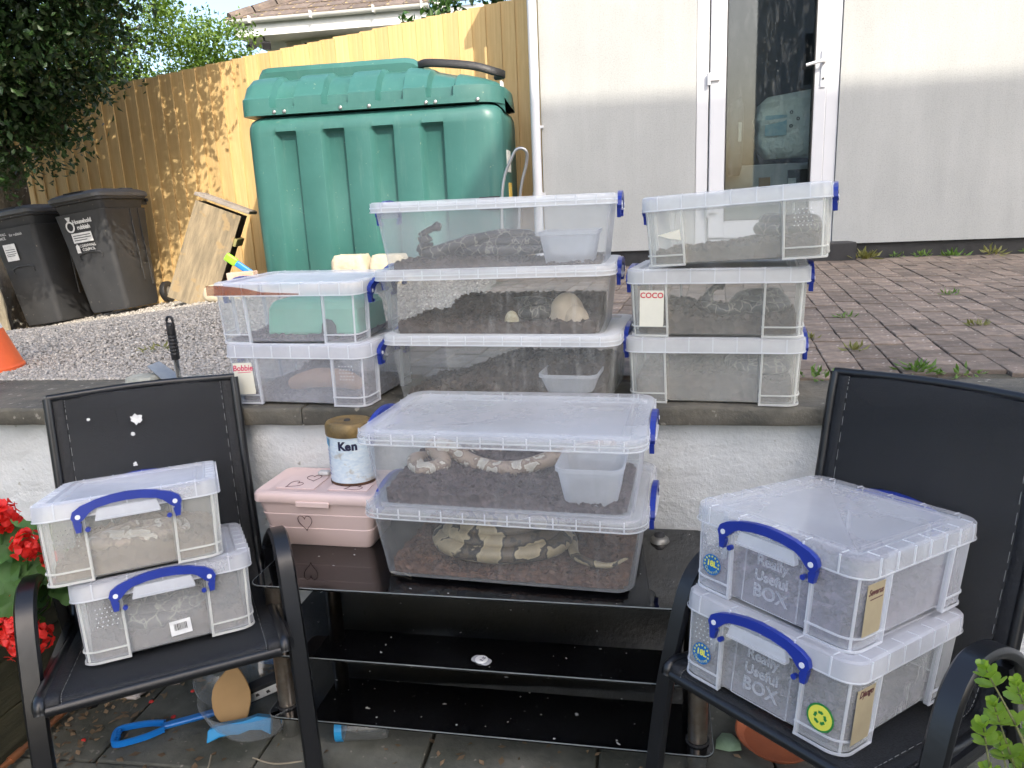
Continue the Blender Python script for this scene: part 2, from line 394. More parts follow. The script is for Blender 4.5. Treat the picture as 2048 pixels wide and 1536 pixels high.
m = bpy.data.materials.new('window_glass'); m.use_nodes = True; t = m.node_tree; t.nodes.clear()
tr = t.nodes.new('ShaderNodeBsdfTransparent'); tr.inputs[0].default_value = (.78, .83, .82, 1); gl = t.nodes.new('ShaderNodeBsdfGlossy'); gl.inputs['Roughness'].default_value = .02
fr_ = t.nodes.new('ShaderNodeLayerWeight'); fr_.inputs[0].default_value = .25; fc = mathn(t, 'MULTIPLY_ADD', fr_.outputs['Fresnel'], .9); fc.node.inputs[2].default_value = .04
mx = t.nodes.new('ShaderNodeMixShader'); L(t, fc, mx.inputs[0]); L(t, tr.outputs[0], mx.inputs[1]); L(t, gl.outputs[0], mx.inputs[2])
ds = t.nodes.new('ShaderNodeBsdfDiffuse'); ds.inputs[0].default_value = (.75, .77, .78, 1)
sm_ = ramp(t, tex(t, 'noise', 7, 8, .75, stretch=(3, 1, .8)), [(.52, (0, 0, 0)), (.85, (.10, .10, .10))]); sp_ = ramp(t, tex(t, 'noise', 75, 2, .5), [(.73, (0, 0, 0)), (.77, (.35, .35, .35))])
mx2 = t.nodes.new('ShaderNodeMixShader'); L(t, mathn(t, 'ADD', sm_, sp_), mx2.inputs[0]); L(t, mx.outputs[0], mx2.inputs[1]); L(t, ds.outputs[0], mx2.inputs[2])
o_ = t.nodes.new('ShaderNodeOutputMaterial'); L(t, mx2.outputs[0], o_.inputs[0]); M_glass = m
MB().box((1.036, .03, 2.13), (.602, .012, 1.73)).build('pane', M_glass, door)
hd = MB(); hd.box((1.398, -.006, 2.30), (.036, .012, .25)); hd.build('handle_plate', M_upvc, door, bevel=.005)
hd = MB(); hd.tube([(1.398, -.01, 2.345), (1.398, -.05, 2.345)], .011, 10); hd.tube(crom([(1.40, -.05, 2.346), (1.37, -.056, 2.347), (1.32, -.055, 2.338), (1.27, -.05, 2.327)], 4), [.012] * 9 + [.0115] * 4, 10); hd.build('handle', M_upvc, door, smooth=50)
MB().lathe([(.0, 0), (.008, 0), (.008, .004), (0, .004)], 12, (1.398, -.0125, 2.235), Matrix.Rotation(R(90), 3, 'X')).build('keyhole', mat('dark_metal', (.06, .06, .06), None, 5, .4, metal=.8), door)
for hz in (2.295, 1.35):
    hg = MB(); hg.box((.64, -.006, hz), (.085, .03, .05)); hg.tube([(.602, -.012, hz - .055), (.602, -.012, hz + .03)], .014, 10); hg.build('hinge', M_upvc, door, bevel=.004)
# dark utility room behind the door
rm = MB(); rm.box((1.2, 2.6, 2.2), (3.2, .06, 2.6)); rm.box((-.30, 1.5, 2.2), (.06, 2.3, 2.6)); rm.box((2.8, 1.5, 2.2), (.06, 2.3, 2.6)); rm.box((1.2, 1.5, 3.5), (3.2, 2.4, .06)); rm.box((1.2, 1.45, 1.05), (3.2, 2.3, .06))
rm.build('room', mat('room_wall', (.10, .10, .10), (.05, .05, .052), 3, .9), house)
M_pipe = M_upvc
dp = MB(); dp.tube([(-.675, -.045, 1.0), (-.675, -.045, 3.8)], .036, 14); dp.tube([(-.675, -.045, 1.50), (-.675, -.045, 1.54)], .041, 14); dp.box((-.655, -.01, 2.02), (.07, .06, .02)); dp.box((-.655, -.01, 1.52), (.07, .06, .03)); dp.build('downpipe', M_pipe, house, smooth=40)
# things seen through the door
M_bag = mat('bag_plastic', (.92, .95, .86), (.74, .80, .76), 5, .4, .8, 9, .06)
bag = thing('packaged_bundle', 'pale plastic wrapped bundle standing inside the glazed door', 'bundle', (1.29, HY + .42, 1.72))
def crumple(dx_, dy_, dz_, amp, seed, n=9):
    loops = []
    for k in range(n + 1):
        z = k / n; s = 1 - .06 * abs(z - .5) - (.25 if k in (0, n) else 0)
        loops.append([(p.x * s + amp * noise.noise((p.x * 9, z * 5, seed)), p.y * s + amp * noise.noise((p.y * 9 + p.x * 5, z * 6, seed + 3)), z * dz_ + .10 * dz_ * p.x / dx_ * (z > .6)) for p in rr(dx_, dy_, .05, 6)])
    return MB().loft(loops)
crumple(.56, .24, .48, .045, 1).build('wrap', M_bag, bag, smooth=60)
MB().box((-.15, -.128, .24), (.16, .006, .15)).build('blue_print', mat('blue_print', (.20, .42, .52), (.45, .6, .62), 22, .4), bag)
for q_ in range(3):
    MB().lathe([(.006, 0), (.013, 0), (.013, .003), (.006, .003)], 14, (-.04 + .05 * (q_ % 2), -.135, .33 - .05 * q_), Matrix.Rotation(R(90), 3, 'X'), False, False).build('round_print', M_rub, bag)
ap = thing('white_appliance', 'white appliance cabinet low behind the door glass', 'appliance', (1.1, HY + .62, 1.08))
MB().box((0, 0, .30), (.9, .5, .60)).build('cabinet', mat('appliance_white', (.42, .43, .43), (.34, .35, .36), 3, .4), ap, bevel=.01)
MB().box((.24, -.252, .50), (.17, .01, .10)).build('drawer', M_rub, ap, bevel=.01); MB().box((.19, -.254, .42), (.06, .008, .13)).build('energy_label', mat('paper', (.75, .74, .70), (.6, .6, .58), 30, .8), ap)
MB().box((-.02, -.262, .46), (.085, .02, .08)).build('orange_sticker', mat('cardboard', (.34, .20, .09), (.24, .14, .07), 9, .85), ap)
bx = tag(crumple(.12, .2, .55, .004, 5).build('dark_carton', mat('carton_dark', (.05, .06, .08), None, 8, .6)), 'dark narrow carton with a pale strip behind the left of the door glass', 'carton'); bx.location = (.83, HY + .30, 1.60)
MB().box((.03, -.11, .32), (.022, .006, .14)).build('pale_strip', MATS['paper'], bx)

# ------------------------------------------------------------------ unseen building behind the viewpoint, sized and placed to cast the shade
bh = thing('shading_house', 'unseen tall pale building far behind the viewpoint, shaped to cast the shade', 'building', (0, -8, 0))
M_bh = mat('pale_render', (.76, .75, .72), (.68, .67, .65), 2, .9)
MB().box((10.3, -1.5, 8.1), (3.9, 3, 16.2)).build('wall', M_bh, bh); MB().box((5.97, -1.5, 7.0), (4.75, 3, 14.0)).build('wall', M_bh, bh)
for wx in (4.7, 7.2, 9.4, 11.4):
    for wz in (1.6, 4.6, 7.6, 10.6):
        wn = MB().box((wx, .0, wz), (1.1, .08, 1.3)).build('window', M_upvc, bh); MB().box((wx, .045, wz), (.94, .02, 1.14)).build('pane', mat('dark_glass', (.03, .035, .04), None, 3, .05), wn)
# ------------------------------------------------------------------ featheredge fence
FY = 6.85
fence = thing('wooden_fence', 'tall yellow featheredge board fence stepping up to the right', 'fence', (0, FY, 0))
m, t, b = principled('fence_wood')
gr_ = tex(t, 'noise', 9, 6, .65, stretch=(7, 1, .35)); kn = tex(t, 'vor', 3.3, stretch=(1.6, 1, .8)); 
col = ramp(t, gr_, [(.3, (.60, .40, .165)), (.7, (.75, .54, .26))])
kf = ramp(t, kn, [(.045, (1, 1, 1)), (.085, (0, 0, 0))]); col = mixc(t, kf, col, (.20, .09, .03))
big = ramp(t, tex(t, 'noise', 1.7, 3), [(.4, (0, 0, 0)), (.7, (.5, .5, .5))]); col = mixc(t, big, col, (.62, .45, .22))
oi = t.nodes.new('ShaderNodeObjectInfo'); hsv = t.nodes.new('ShaderNodeHueSaturation'); vv = mathn(t, 'MULTIPLY_ADD', oi.outputs['Random'], .28); vv.node.inputs[2].default_value = .86; L(t, vv, hsv.inputs['Value']); L(t, col, hsv.inputs['Color'])
L(t, hsv.outputs[0], b.inputs['Base Color']); b.inputs['Roughness'].default_value = .8; bump(t, b, gr_, .25, .004); M_fw = m
pitch = .1235; X = -8.6; i = 0
while X < -.55:
    zt = 2.74 + (X + 4.5) * .115 + rnd.uniform(-.004, .004); zb = gz(X, FY) + .14; wd = pitch + .022
    MB().add([(0, -.014, zb), (wd, -.036, zb), (wd, -.020, zb), (0, -.006, zb), (0, -.014, zt), (wd, -.036, zt), (wd, -.020, zt), (0, -.006, zt)],
             [(0, 3, 2, 1), (4, 5, 6, 7), (0, 1, 5, 4), (1, 2, 6, 5), (2, 3, 7, 6), (3, 0, 4, 7)])
    o = MB(); o.add([(0, -.012, 0), (wd, -.036, 0), (wd, -.020, 0), (0, -.006, 0), (0, -.012, zt - zb), (wd, -.036, zt - zb), (wd, -.020, zt - zb), (0, -.006, zt - zb)], [(0, 3, 2, 1), (4, 5, 6, 7), (0, 1, 5, 4), (1, 2, 6, 5), (2, 3, 7, 6), (3, 0, 4, 7)])
    o = o.build('board', M_fw, fence); o.location = (X, 0, zb); o.rotation_euler.y = rnd.uniform(-.004, .004)
    if i % 15 == 0: MB().box((X, .06, (zt - .1) / 2), (.09, .09, zt - .1)).build('post', M_fw, fence)
    X += pitch; i += 1
for zr in (1.25, 2.0):
    mb = MB(); mb.strip([(-8.6, .03, zr - .45), (-.5, .03, zr + .42)], Vector((0, .04, 0)), .08); mb.build('rail', M_fw, fence)
X = -8.6
while X < -.6:
    mb = MB(); a0, a1 = gz(X, FY) - .06, gz(X + 1.85, FY) - .06
    mb.add([(X, -.03, a0), (X + 1.84, -.03, a1), (X + 1.84, .0, a1), (X, .0, a0), (X, -.03, a0 + .2), (X + 1.84, -.03, a1 + .2), (X + 1.84, 0, a1 + .2), (X, 0, a0 + .2)], [(0, 3, 2, 1), (4, 5, 6, 7), (0, 1, 5, 4), (1, 2, 6, 5), (2, 3, 7, 6), (3, 0, 4, 7)])
    mb.build('gravel_board', M_fw, fence); X += 1.85

# ------------------------------------------------------------------ neighbour's bungalow
bg_ = thing('bungalow', 'neighbouring bungalow with brown tiled roof and white gutter above the fence', 'house', (0, 12, 0))
M_cream = mat('bungalow_wall', (.62, .60, .55), (.52, .50, .46), 3, .9); M_wd = mat('white_fascia', (.70, .71, .68), (.58, .6, .58), 4, .5)
MB().box((-2.2, 3.5, 2.1), (6.5, 6, 4.45)).build('wall', M_cream, bg_)
MB().box((-2.55, .0, 4.33), (7.0, .03, .19)).build('fascia', M_wd, bg_); MB().box((-2.55, .26, 4.245), (7.0, .5, .02)).build('soffit', M_wd, bg_)
MB().box((-6.05, 3.6, 4.33), (.03, 7.2, .19)).build('fascia', M_wd, bg_); MB().box((-5.77, 3.8, 4.245), (.55, 6.6, .02)).build('soffit', M_wd, bg_)
def gutter(p0, p1, side):
    loops = []
    for p in (p0, p1):
        loops.append([Vector(p) + Vector(side) * (.055 * math.cos(a)) + Vector((0, 0, -.06 * math.sin(a))) for a in [math.pi * k / 8 for k in range(9)]] + [Vector(p) + Vector(side) * (-.048), Vector(p) + Vector(side) * .048])
    return MB().loft(loops)
gu = gutter((-6.15, -.075, 4.47), (-2.9, -.075, 4.47), (0, -1, 0)).build('gutter', M_wd, bg_, smooth=50)
gutter((-6.12, -.1, 4.47), (-6.12, 7, 4.47), (-1, 0, 0)).build('gutter', M_wd, bg_, smooth=50)
for gx in (-5.75, -4.75, -3.75, -3.0): MB().box((gx, -.085, 4.455), (.025, .13, .10)).build('bracket', M_wd, gu)
MB().tube(crom([(-2.82, -.07, 4.46), (-2.72, -.07, 4.44), (-2.66, -.05, 4.3), (-2.66, -.05, 3.4)], 4), .045, 10).build('downpipe', M_wd, bg_, smooth=60)
wn = MB().box((-4.55, .48, 3.88), (1.25, .08, .72)).build('window', M_wd, bg_); MB().box((-4.55, .44, 3.88), (1.13, .03, .60)).build('pane', MATS['dark_glass'], wn)
# roof: front slope, hip on the left, tiles in the front courses
M_tile = mat('roof_tile', (.20, .155, .125), (.10, .08, .068), 6, .85, .5, 30, .01, rand=.4, speck=((.36, .27, .10), 9, .60))
rp = .52
roof = MB().add([(-6.15, -.06, 4.47), (1.2, -.06, 4.47), (-2.9, 3.2, 4.47 + 3.26 * rp), (1.2, 3.2, 4.47 + 3.26 * rp), (-6.15, 6.6, 4.47)], [(0, 1, 3, 2), (0, 2, 4)]).build('roof', mat('roof_under', (.08, .06, .05), None, 5, .9), bg_)
for k in range(9):
    ys = -.09 + .27 * k; zs = 4.49 + (ys + .06) * rp
    x0 = -6.15 + .27 * k * 1.0
    for i in range(14):
        xx_ = x0 + .29 * i + (.145 if k % 2 else 0)
        if xx_ > -2.2: break
        o = MB().box((0, .15, 0), (.275, .33, .022), top=(.96, .98)).build('roof_tile', M_tile, roof)
        o.location = (xx_ + .1, ys, zs + .012); o.rotation_euler = (math.atan(rp) - .05 + rnd.uniform(-.02, .02), rnd.uniform(-.03, .03), rnd.uniform(-.015, .015))
for k in range(7):
    o = MB().lathe([(.11, 0), (.12, .38)], 10, M=Matrix.Rotation(R(90), 3, 'X'), cap0=True, cap1=True).build('ridge_tile', M_tile, roof)
    o.location = (-6.12 + .27 * k, .0 + .27 * k, 4.50 + .145 * k); o.rotation_euler = (R(-20), 0, R(135))
for s in (-1, 1):
    fl = MB(); fl.box((-5.72 + .13 * s, .05, 4.10), (.13, .10, .10), Euler((.5, 0, .5 * s)).to_matrix()); fl.tube([(-5.72 + .07 * s, .1, 4.24), (-5.72 + .1 * s, .08, 4.12)], .015, 8); fl.build('floodlight', M_blk, bg_)
# ------------------------------------------------------------------ green oil tank
TX0, TX1, TYF, TYB = -2.87, -.895, 5.62, 6.50
tank = thing('oil_tank', 'big green plastic oil tank with ribbed front standing against the fence', 'tank')
m, t, b = principled('green_polyethylene')
c_ = ramp(t, tex(t, 'noise', 1.6, 5, .65), [(.3, (.034, .125, .110)), (.7, (.048, .162, .145))])
sk = ramp(t, tex(t, 'noise', 6, 7, .75, stretch=(2.6, 2.6, .35)), [(.55, (0, 0, 0)), (.85, (.35, .35, .35))]); c_ = mixc(t, sk, c_, (.16, .26, .23))
sc2 = ramp(t, tex(t, 'noise', 42, 3, .6), [(.69, (0, 0, 0)), (.73, (.7, .7, .7))]); c_ = mixc(t, sc2, c_, (.24, .30, .22))
L(t, c_, b.inputs['Base Color']); L(t, ramp(t, tex(t, 'noise', 3, 5), [(.3, (.30, .30, .30)), (.7, (.52, .52, .52))]), b.inputs['Roughness']); bump(t, b, tex(t, 'noise', 3.5, 4), .12, .03); M_tank = m
cxm, cym = (TX0 + TX1) / 2, (TYF + TYB) / 2
gro = [(-2.625 + .379 * k, -2.625 + .379 * k + .172) for k in range(4)]
def tank_loop(z, ins, d, sh=0):
    W, D = (TX1 - TX0) / 2 - ins, (TYB - TYF) / 2 - ins; p = []
    r = .13
    def arc(cx, cy, a0):
        for k in range(9):
            a = R(a0 + 90 * k / 8); p.append((cxm + cx * (W - r) + r * math.cos(a), cym + cy * (D - r) + r * math.sin(a), z))
    arc(-1, -1, 180)
    for (a, b_) in gro:
        dd = d
        for X, Y in ((a - .012, 0), (a + .004, dd * .3), (a + .022, dd * .9), (a + .034, dd), (b_ - .012, dd), (b_ - .004, dd * .8), (b_ + .002, dd * .1), (b_ + .010, 0)):
            p.append((X, cym - D + Y, z))
    arc(1, -1, -90); arc(1, 1, 0); arc(-1, 1, 90)
    return p
loops = [tank_loop(.86, .04, .05), tank_loop(.90, .01, .055), tank_loop(1.5, .0, .06), tank_loop(2.03, 0, .06), tank_loop(2.05, 0, .045), tank_loop(2.065, 0, .0), tank_loop(2.11, .004, 0), tank_loop(2.15, .02, 0), tank_loop(2.175, .05, 0), tank_loop(2.18, .09, 0)]
MB().loft(loops).build('tank_body', M_tank, tank, smooth=40)
# lid: sections along x
def lid_sec(X, ins, top, dn=0):
    y0 = TYF - .006 + ins; y1 = TYB - ins * .5; b0 = 2.185
    n = dn
    return [(X, y0, b0), (X, y0 - .0, b0 + .05), (X, y0 + n, b0 + .055), (X, y0 + .004 + n, b0 + .12), (X, y0 + .035 + n * .8, top - .17 - n * .3), (X, y0 + .10 + n * .6, top - .085 - n * .4),
            (X, y0 + .20 + n * .3, top - .025 - n * .5), (X, y0 + .30, top - n * .4), (X, y0 + .42, top), (X, y1 - .1, top), (X, y1, top - .12), (X, y1, b0)]
notch = [(-2.625, -2.45), (-2.215, -2.03), (-1.80, -1.61), (-1.42, -1.235)]
def ltop(X): return 2.50 if X < -1.66 else 2.50 - .115 * smooth01((X + 1.66) / .75)
st_ = [(TX0 + .0, .06, 0), (TX0 + .008, .03, 0), (TX0 + .03, .01, 0), (TX0 + .08, 0, 0)]
for k, (a, b_) in enumerate(notch):
    st_ += [(a - .01, 0, 0), (a + .012, 0, .065), (b_ - .012, 0, .065), (b_ + .01, 0, 0)]
st_ += [(-1.16, 0, 0), (-1.04, .02, 0), (-.97, .06, 0), (-.925, .12, 0), (-.90, .18, 0), (-.89, .24, 0)]
MB().loft([lid_sec(X, ins, ltop(X) - ins * .35, dn) for X, ins, dn in st_]).build('lid', M_tank, tank, smooth=38)
MB().loft([[(X, y_, z) for y_, z in ((5.96, 2.44), (5.95, 2.545 - e), (5.98, 2.585 - e), (6.36, 2.595 - e), (6.42, 2.44))] for X, e in ((-2.86, .05), (-2.83, .01), (-2.78, 0), (-1.66, 0), (-1.60, .012), (-1.52, .06))]).build('lid_hatch', M_tank, tank, smooth=40)
M_bolt = mat('bright_bolt', (.6, .6, .58), None, 5, .3, metal=.9)
for bx_, bz in ((-2.60, 2.205), (-2.52, 2.205), (-2.08, 2.205), (-1.86, 2.203), (-1.43, 2.2), (-1.36, 2.2), (-1.05, 2.2)):
    MB().lathe([(.014, 0), (.013, .008), (.006, .011), (0, .011)], 10, (bx_, TYF - .006 + (.012 if bx_ > -1.1 else 0), bz), Matrix.Rotation(R(90), 3, 'X')).build('bolt', M_bolt, tank)
MB().box((-.893, 5.95, 1.78), (.012, .16, .16)).build('label', mat('paper_white', (.8, .8, .76), (.6, .6, .56), 40, .7), tank)
MB().box((-.893, 5.98, 1.55), (.010, .12, .14)).build('label', mat('paper_yellow', (.8, .55, .12), None, 40, .7), tank)
MB().box((-.905, 5.86, 2.30), (.014, .10, .09)).build('label', MATS['paper_white'], tank)
MB().box((-1.0, TYF + .01, 1.47), (.16, .03, .10)).build('recess_shade', M_blk, tank, bevel=.01)  # black box stands for the shade in a recess of the tank
slab = tag(MB().box((-1.86, 6.05, .80), (2.15, 1.0, .16)).build('concrete_slab', mat('concrete', (.42, .40, .36), (.3, .29, .26), 7, .9, .5, 40)), 'concrete slab under the green oil tank', 'slab')
hs = MB(); hs.strip(crom([(-1.60, 6.02, 2.515), (-1.50, 5.93, 2.525), (-1.32, 5.90, 2.505), (-1.12, 5.90, 2.475), (-.98, 5.93, 2.435), (-.92, 6.05, 2.425), (-1.0, 6.16, 2.435)], 5), Vector((0, .02, .06)), .03)
tag(hs.build('rubber_strap', mat('black_rubber', (.025, .025, .026), None, 9, .5, .3, 40), smooth=60), 'curved black rubber strip lying on the right end of the tank lid', 'strip')
tr_ = MB(); tr_.tube(crom([(-.90, 5.48, .93), (-.88, 5.5, 1.55), (-.80, 5.5, 1.78), (-.755, 5.5, 1.835), (-.70, 5.5, 1.82), (-.70, 5.52, 1.74), (-.76, 5.54, 1.50), (-.80, 5.56, .93)], 6), .011, 8)
tag(tr_.build('sack_trolley', mat('grey_tube', (.45, .46, .47), (.36, .37, .38), 9, .35, metal=.7), smooth=60), 'bent grey metal tube frame between the tank and the downpipe', 'trolley')
M_lime = mat('limestone', (.60, .53, .40), (.45, .39, .28), 7, .9, .8, 24, .012)
def rock(name, c, d, seed, m, amp=.12, label=None, cat=None, n=7, flat=False):
    loops = []
    for k in range(n):
        u = k / (n - 1); s = [.84, .97, 1, 1, .97, .93, .80][k] if n == 7 else 1
        loops.append([(p.x * s * (1 + amp * noise.noise((p.x * 6 / d[0] + seed, p.y * 6 / d[1], u * 3))), p.y * s * (1 + amp * noise.noise((p.x * 5 / d[0], p.y * 5 / d[1] + seed, u * 3 + 5))), u * d[2] * (1 + amp * .5 * noise.noise((p.x * 4 / d[0] + seed, p.y * 4 / d[1], 8)))) for p in rr(d[0], d[1], min(d[0], d[1]) * .22, 5)])
    o = MB().loft(loops).build(name, m, smooth=50); o.location = c
    if label: tag(o, label, cat)
    return o
rock('stone_block', (-1.98, 5.30, pz(5.3) - .03), (.27, .24, .235), 1, M_lime, .10, 'left cream stone block at the foot of the oil tank', 'stone')
rock('stone_block', (-1.70, 5.32, pz(5.3) - .03), (.27, .24, .23), 5, M_lime, .06, 'right cream stone block at the foot of the oil tank', 'stone')
rock('stone_block', (-2.98, 5.42, gz(-2.98, 5.4) - .02), (.46, .22, .13), 9, M_lime, .08, 'low cream stone slab under the loose red brick', 'stone')
br = tag(MB().box((0, 0, 0), (.21, .10, .095)).build('loose_brick', mat('old_brick', (.55, .33, .24), (.5, .42, .34), 9, .9, .6, 50), bevel=.006), 'loose salmon coloured brick on a stone slab beside the tank', 'brick'); br.location = (-2.90, 5.40, gz(-2.98, 5.4) + .155); br.rotation_euler = (0, R(-2), R(6))
# toy paddle, blue with green end
tp = thing('toy_paddle', 'blue plastic paddle with a lime green tip beside the tank', 'toy', (-2.93, 5.50, 1.06), (0, 38, 10))
MB().box((0, 0, 0), (.16, .03, .05)).build('shaft', mat('toy_blue', (.02, .22, .68), None, 5, .35), tp, bevel=.012); MB().box((-.12, 0, .0), (.10, .035, .065)).build('tip', mat('toy_lime', (.30, .70, .04), None, 5, .35), tp, bevel=.012)
# leaning weathered box
M_old = mat('weathered_board', (.34, .27, .17), (.17, .14, .095), 5, .9, .6, 30, .006, stretch=(4, 1, .6), speck=((.30, .22, .12), 9, .60)); M_grey = mat('grey_board', (.36, .32, .28), (.2, .18, .16), 6, .9, .5, 30)
lb = thing('leaning_crate', 'weathered open wooden crate leaning against the left of the tank', 'crate', (-3.62, 5.88, gz(-3.62, 5.9) + .0), (0, 23, 16))
MB().box((0, -.15, .45), (.40, .022, .90)).build('front_board', M_old, lb, bevel=.003)
MB().box((-.18, .0, .45), (.02, .28, .90)).build('side_board', M_grey, lb); MB().box((0, .14, .45), (.38, .02, .90)).build('back_board', mat('dark_board', (.08, .06, .045), None, 6, .9), lb)
MB().box((.02, .0, .955), (.48, .36, .03)).build('top_board', M_grey, lb, bevel=.004); MB().box((0, 0, .02), (.36, .26, .02)).build('bottom_board', M_grey, lb)
MB().box((.21, .0, .66), (.03, .30, .07)).build('batten', mat('batten', (.28, .26, .10), (.2, .18, .08), 9, .8), lb)

lb.scale = (.92, .92, .92)
# ------------------------------------------------------------------ wheelie bins
M_bin = mat('bin_plastic', (.040, .041, .043), (.028, .029, .031), 5, .58, .12, 60, .003, speck=((.30, .27, .2), 38, .74)); M_binlid = mat('bin_lid', (.115, .12, .128), (.085, .088, .093), 5, .5, .2, 60, .003, speck=((.35, .32, .25), 38, .73))
M_white = mat('white_print', (.78, .78, .76), (.6, .6, .6), 30, .6)
def bin_(label, loc, rot):
    b_ = thing('wheelie_bin', label, 'wheelie bin', loc, rot, 'wheelie bins by the fence')
    def lp(z, wx, y0, y1, r=.05): return [(p.x, p.y + (y0 + y1) / 2, z) for p in rr(wx, y1 - y0, r, 4)]
    MB().loft([lp(.02, .44, -.24, .22), lp(.06, .46, -.25, .24), lp(.55, .52, -.29, .27), lp(.86, .565, -.325, .30), lp(.90, .575, -.33, .30), lp(.905, .53, -.29, .28), lp(.98, .55, -.31, .30), lp(.985, .585, -.335, .34), lp(1.005, .585, -.335, .34)]).build('bin_body', M_bin, b_, smooth=35)
    ld = MB().loft([lp(1.003, .585, -.35, .36, .06), lp(1.01, .60, -.365, .38, .06), lp(1.04, .60, -.365, .38, .06), lp(1.055, .57, -.34, .37, .06), lp(1.075, .50, -.28, .33, .07), lp(1.085, .40, -.2, .27, .08)]).build('lid', M_binlid, b_, smooth=40)
    MB().box((0, .26, 1.085), (.30, .17, .04)).build('lid_ridge', M_binlid, ld, bevel=.012); MB().box((0, -.30, 1.07), (.22, .05, .012)).build('lid_grip', M_bin, ld, bevel=.004)
    h = MB(); h.tube([(-.24, .40, .98), (.24, .40, .98)], .016, 8); h.box((-.2, .365, .97), (.03, .09, .06)); h.box((.2, .365, .97), (.03, .09, .06)); h.build('handle', M_bin, b_)
    for s in (-1, 1):
        w_ = MB().lathe([(.055, -.03), (.095, -.03), (.10, -.02), (.10, .02), (.095, .03), (.055, .03), (.05, .0)], 20, (s * .285, .31, .105), Matrix.Rotation(R(90), 3, 'Y')).build('wheel', MATS['black_rubber'], b_, smooth=40)
        MB().lathe([(0, -.02), (.052, -.02), (.052, .02), (0, .02)], 12, (s * .285, .31, .105), Matrix.Rotation(R(90), 3, 'Y')).build('hub', mat('hub_grey', (.3, .28, .25), (.1, .1, .1), 30, .6), w_)
    for s in (-1, 1):
        rib = MB(); rib.strip([(s * .262, .05, .25), (s * .285, .05, .9)], Vector((0, .02, 0)), .012); rib.strip([(s * .255, .16, .2), (s * .285, .16, .9)], Vector((0, .014, 0)), .012); rib.build('side_rib', M_bin, b_)
    gp = MB(); gp.strip(crom([(-.13, -.292, .50), (-.12, -.297, .545), (0, -.299, .56), (.12, -.297, .545), (.13, -.292, .50)], 4), Vector((0, .012, 0)), .012); gp.build('front_grip', M_bin, b_)
    b_.scale = (.88, .9, .98)
    return b_
def front(z): return -.252 - .0995 * (z - .06)
def fpl(x, z): return Matrix.Translation((x, front(z) - .004, z)) @ Matrix.Rotation(R(90 + 5.7), 4, 'X')
b1 = bin_('dark grey wheelie bin nearer the tree, with a blank white sticker', (-5.22, 6.28, gz(-5.22, 6.3) + .0), (0, -6.5, -6))
b2 = bin_('dark grey wheelie bin with a round white logo, its wheel showing at right', (-4.53, 6.26, gz(-4.53, 6.25) + .015), (0, -6.5, -4))
MB().prism([(-.075, -.075), (.075, -.075), (.075, .075), (-.075, .075)], .002, fpl(-.07, .69)).build('sticker', M_white, b1)
text('print', 'CORNWALL\nCOUNCIL', .034, M_white, b1, fpl(-.15, .835)); text('print', 'for rubbish', .036, M_white, b1, fpl(.06, .838))
MB().lathe([(.035, 0), (.05, 0), (.05, .002), (.035, .002)], 18, M=None, cap0=False, cap1=False).build('logo', M_white, b2).matrix_local = fpl(-.12, .79)
MB().prism([(-.01, .05), (.012, .05), (.03, .085), (-.03, .085)], .002, fpl(-.12, .79)).build('logo', M_white, b2)
text('print', 'Household\nrubbish', .05, M_white, b2, fpl(.03, .80), bold=.002); MB().prism([(-.115, -.042), (.115, -.042), (.115, .042), (-.115, .042)], .002, fpl(-.02, .69)).build('sticker', M_white, b2)
text('print', 'CORNWALL\nCOUNCIL', .034, M_white, b2, fpl(0.01, .60)); MB().prism([(-.02, -.04), (.02, -.04), (.02, .02), (0, .04), (-.02, .02)], .002, fpl(-.11, .60)).build('logo', M_white, b2)
for k, zl in enumerate((.715, .695, .675, .66)): MB().prism([(-.06 , -.003), (.06 - .02 * (k == 3), -.003), (.06 - .02 * (k == 3), .003), (-.06, .003)], .0015, fpl(-.07, zl) @ Matrix.Translation((0, 0, .002))).build('print_line', M_binlid, b1)
for k, zl in enumerate((.71, .69, .67)): MB().prism([(-.10, -.004), (.10 - .05 * (k == 2), -.004), (.10 - .05 * (k == 2), .004), (-.10, .004)], .0015, fpl(-.02, zl) @ Matrix.Translation((0, 0, .002))).build('print_line', M_binlid, b2)
# ------------------------------------------------------------------ cone, trowel, stones on the coping
cn = thing('traffic_cone', 'orange and white traffic cone at the left edge of the gravel', 'traffic cone', (-2.635, 2.64, gz(-2.635, 2.64) - .005))
M_or = mat('cone_orange', (.80, .13, .03), (.66, .10, .025), 6, .45, .2, 30); M_cw = mat('cone_white', (.78, .78, .78), (.66, .66, .66), 8, .5)
MB().lathe([(.178, 0), (.178, .02), (.170, .03)], 28).build('base', M_or, cn)
MB().lathe([(.172, .028), (.122, .175)], 28, cap0=False, cap1=False).build('lower_cone', M_or, cn, smooth=60); MB().lathe([(.1225, .174), (.082, .31)], 28, cap0=False, cap1=False).build('white_band', M_cw, cn, smooth=60); MB().lathe([(.0815, .31), (.04, .45), (.03, .46)], 28, cap0=False).build('cone_top', M_or, cn, smooth=60)
tw = thing('hand_shovel', 'small metal shovel with black ribbed grip standing up behind the left chair', 'shovel', (-1.552, 2.36, .868), (3, 1, 0))
gp = [(.0, .095), (.013, .095), (.0145, .10)]
for k in range(7): gp += [(.0135, .108 + .012 * k), (.0148, .111 + .012 * k), (.0148, .117 + .012 * k)]
gp += [(.014, .20), (.0145, .215), (.0125, .222)]
MB().lathe(gp, 14).build('grip', mat('grip_black', (.02, .02, .022), None, 6, .45), tw, smooth=40)
MB().tube(crom([(-.011, 0, .218), (-.011, 0, .232), (-.006, 0, .243), (.006, 0, .243), (.011, 0, .232), (.011, 0, .218)], 4), .0045, 6).build('hanging_loop', MATS['grip_black'], tw, smooth=60)
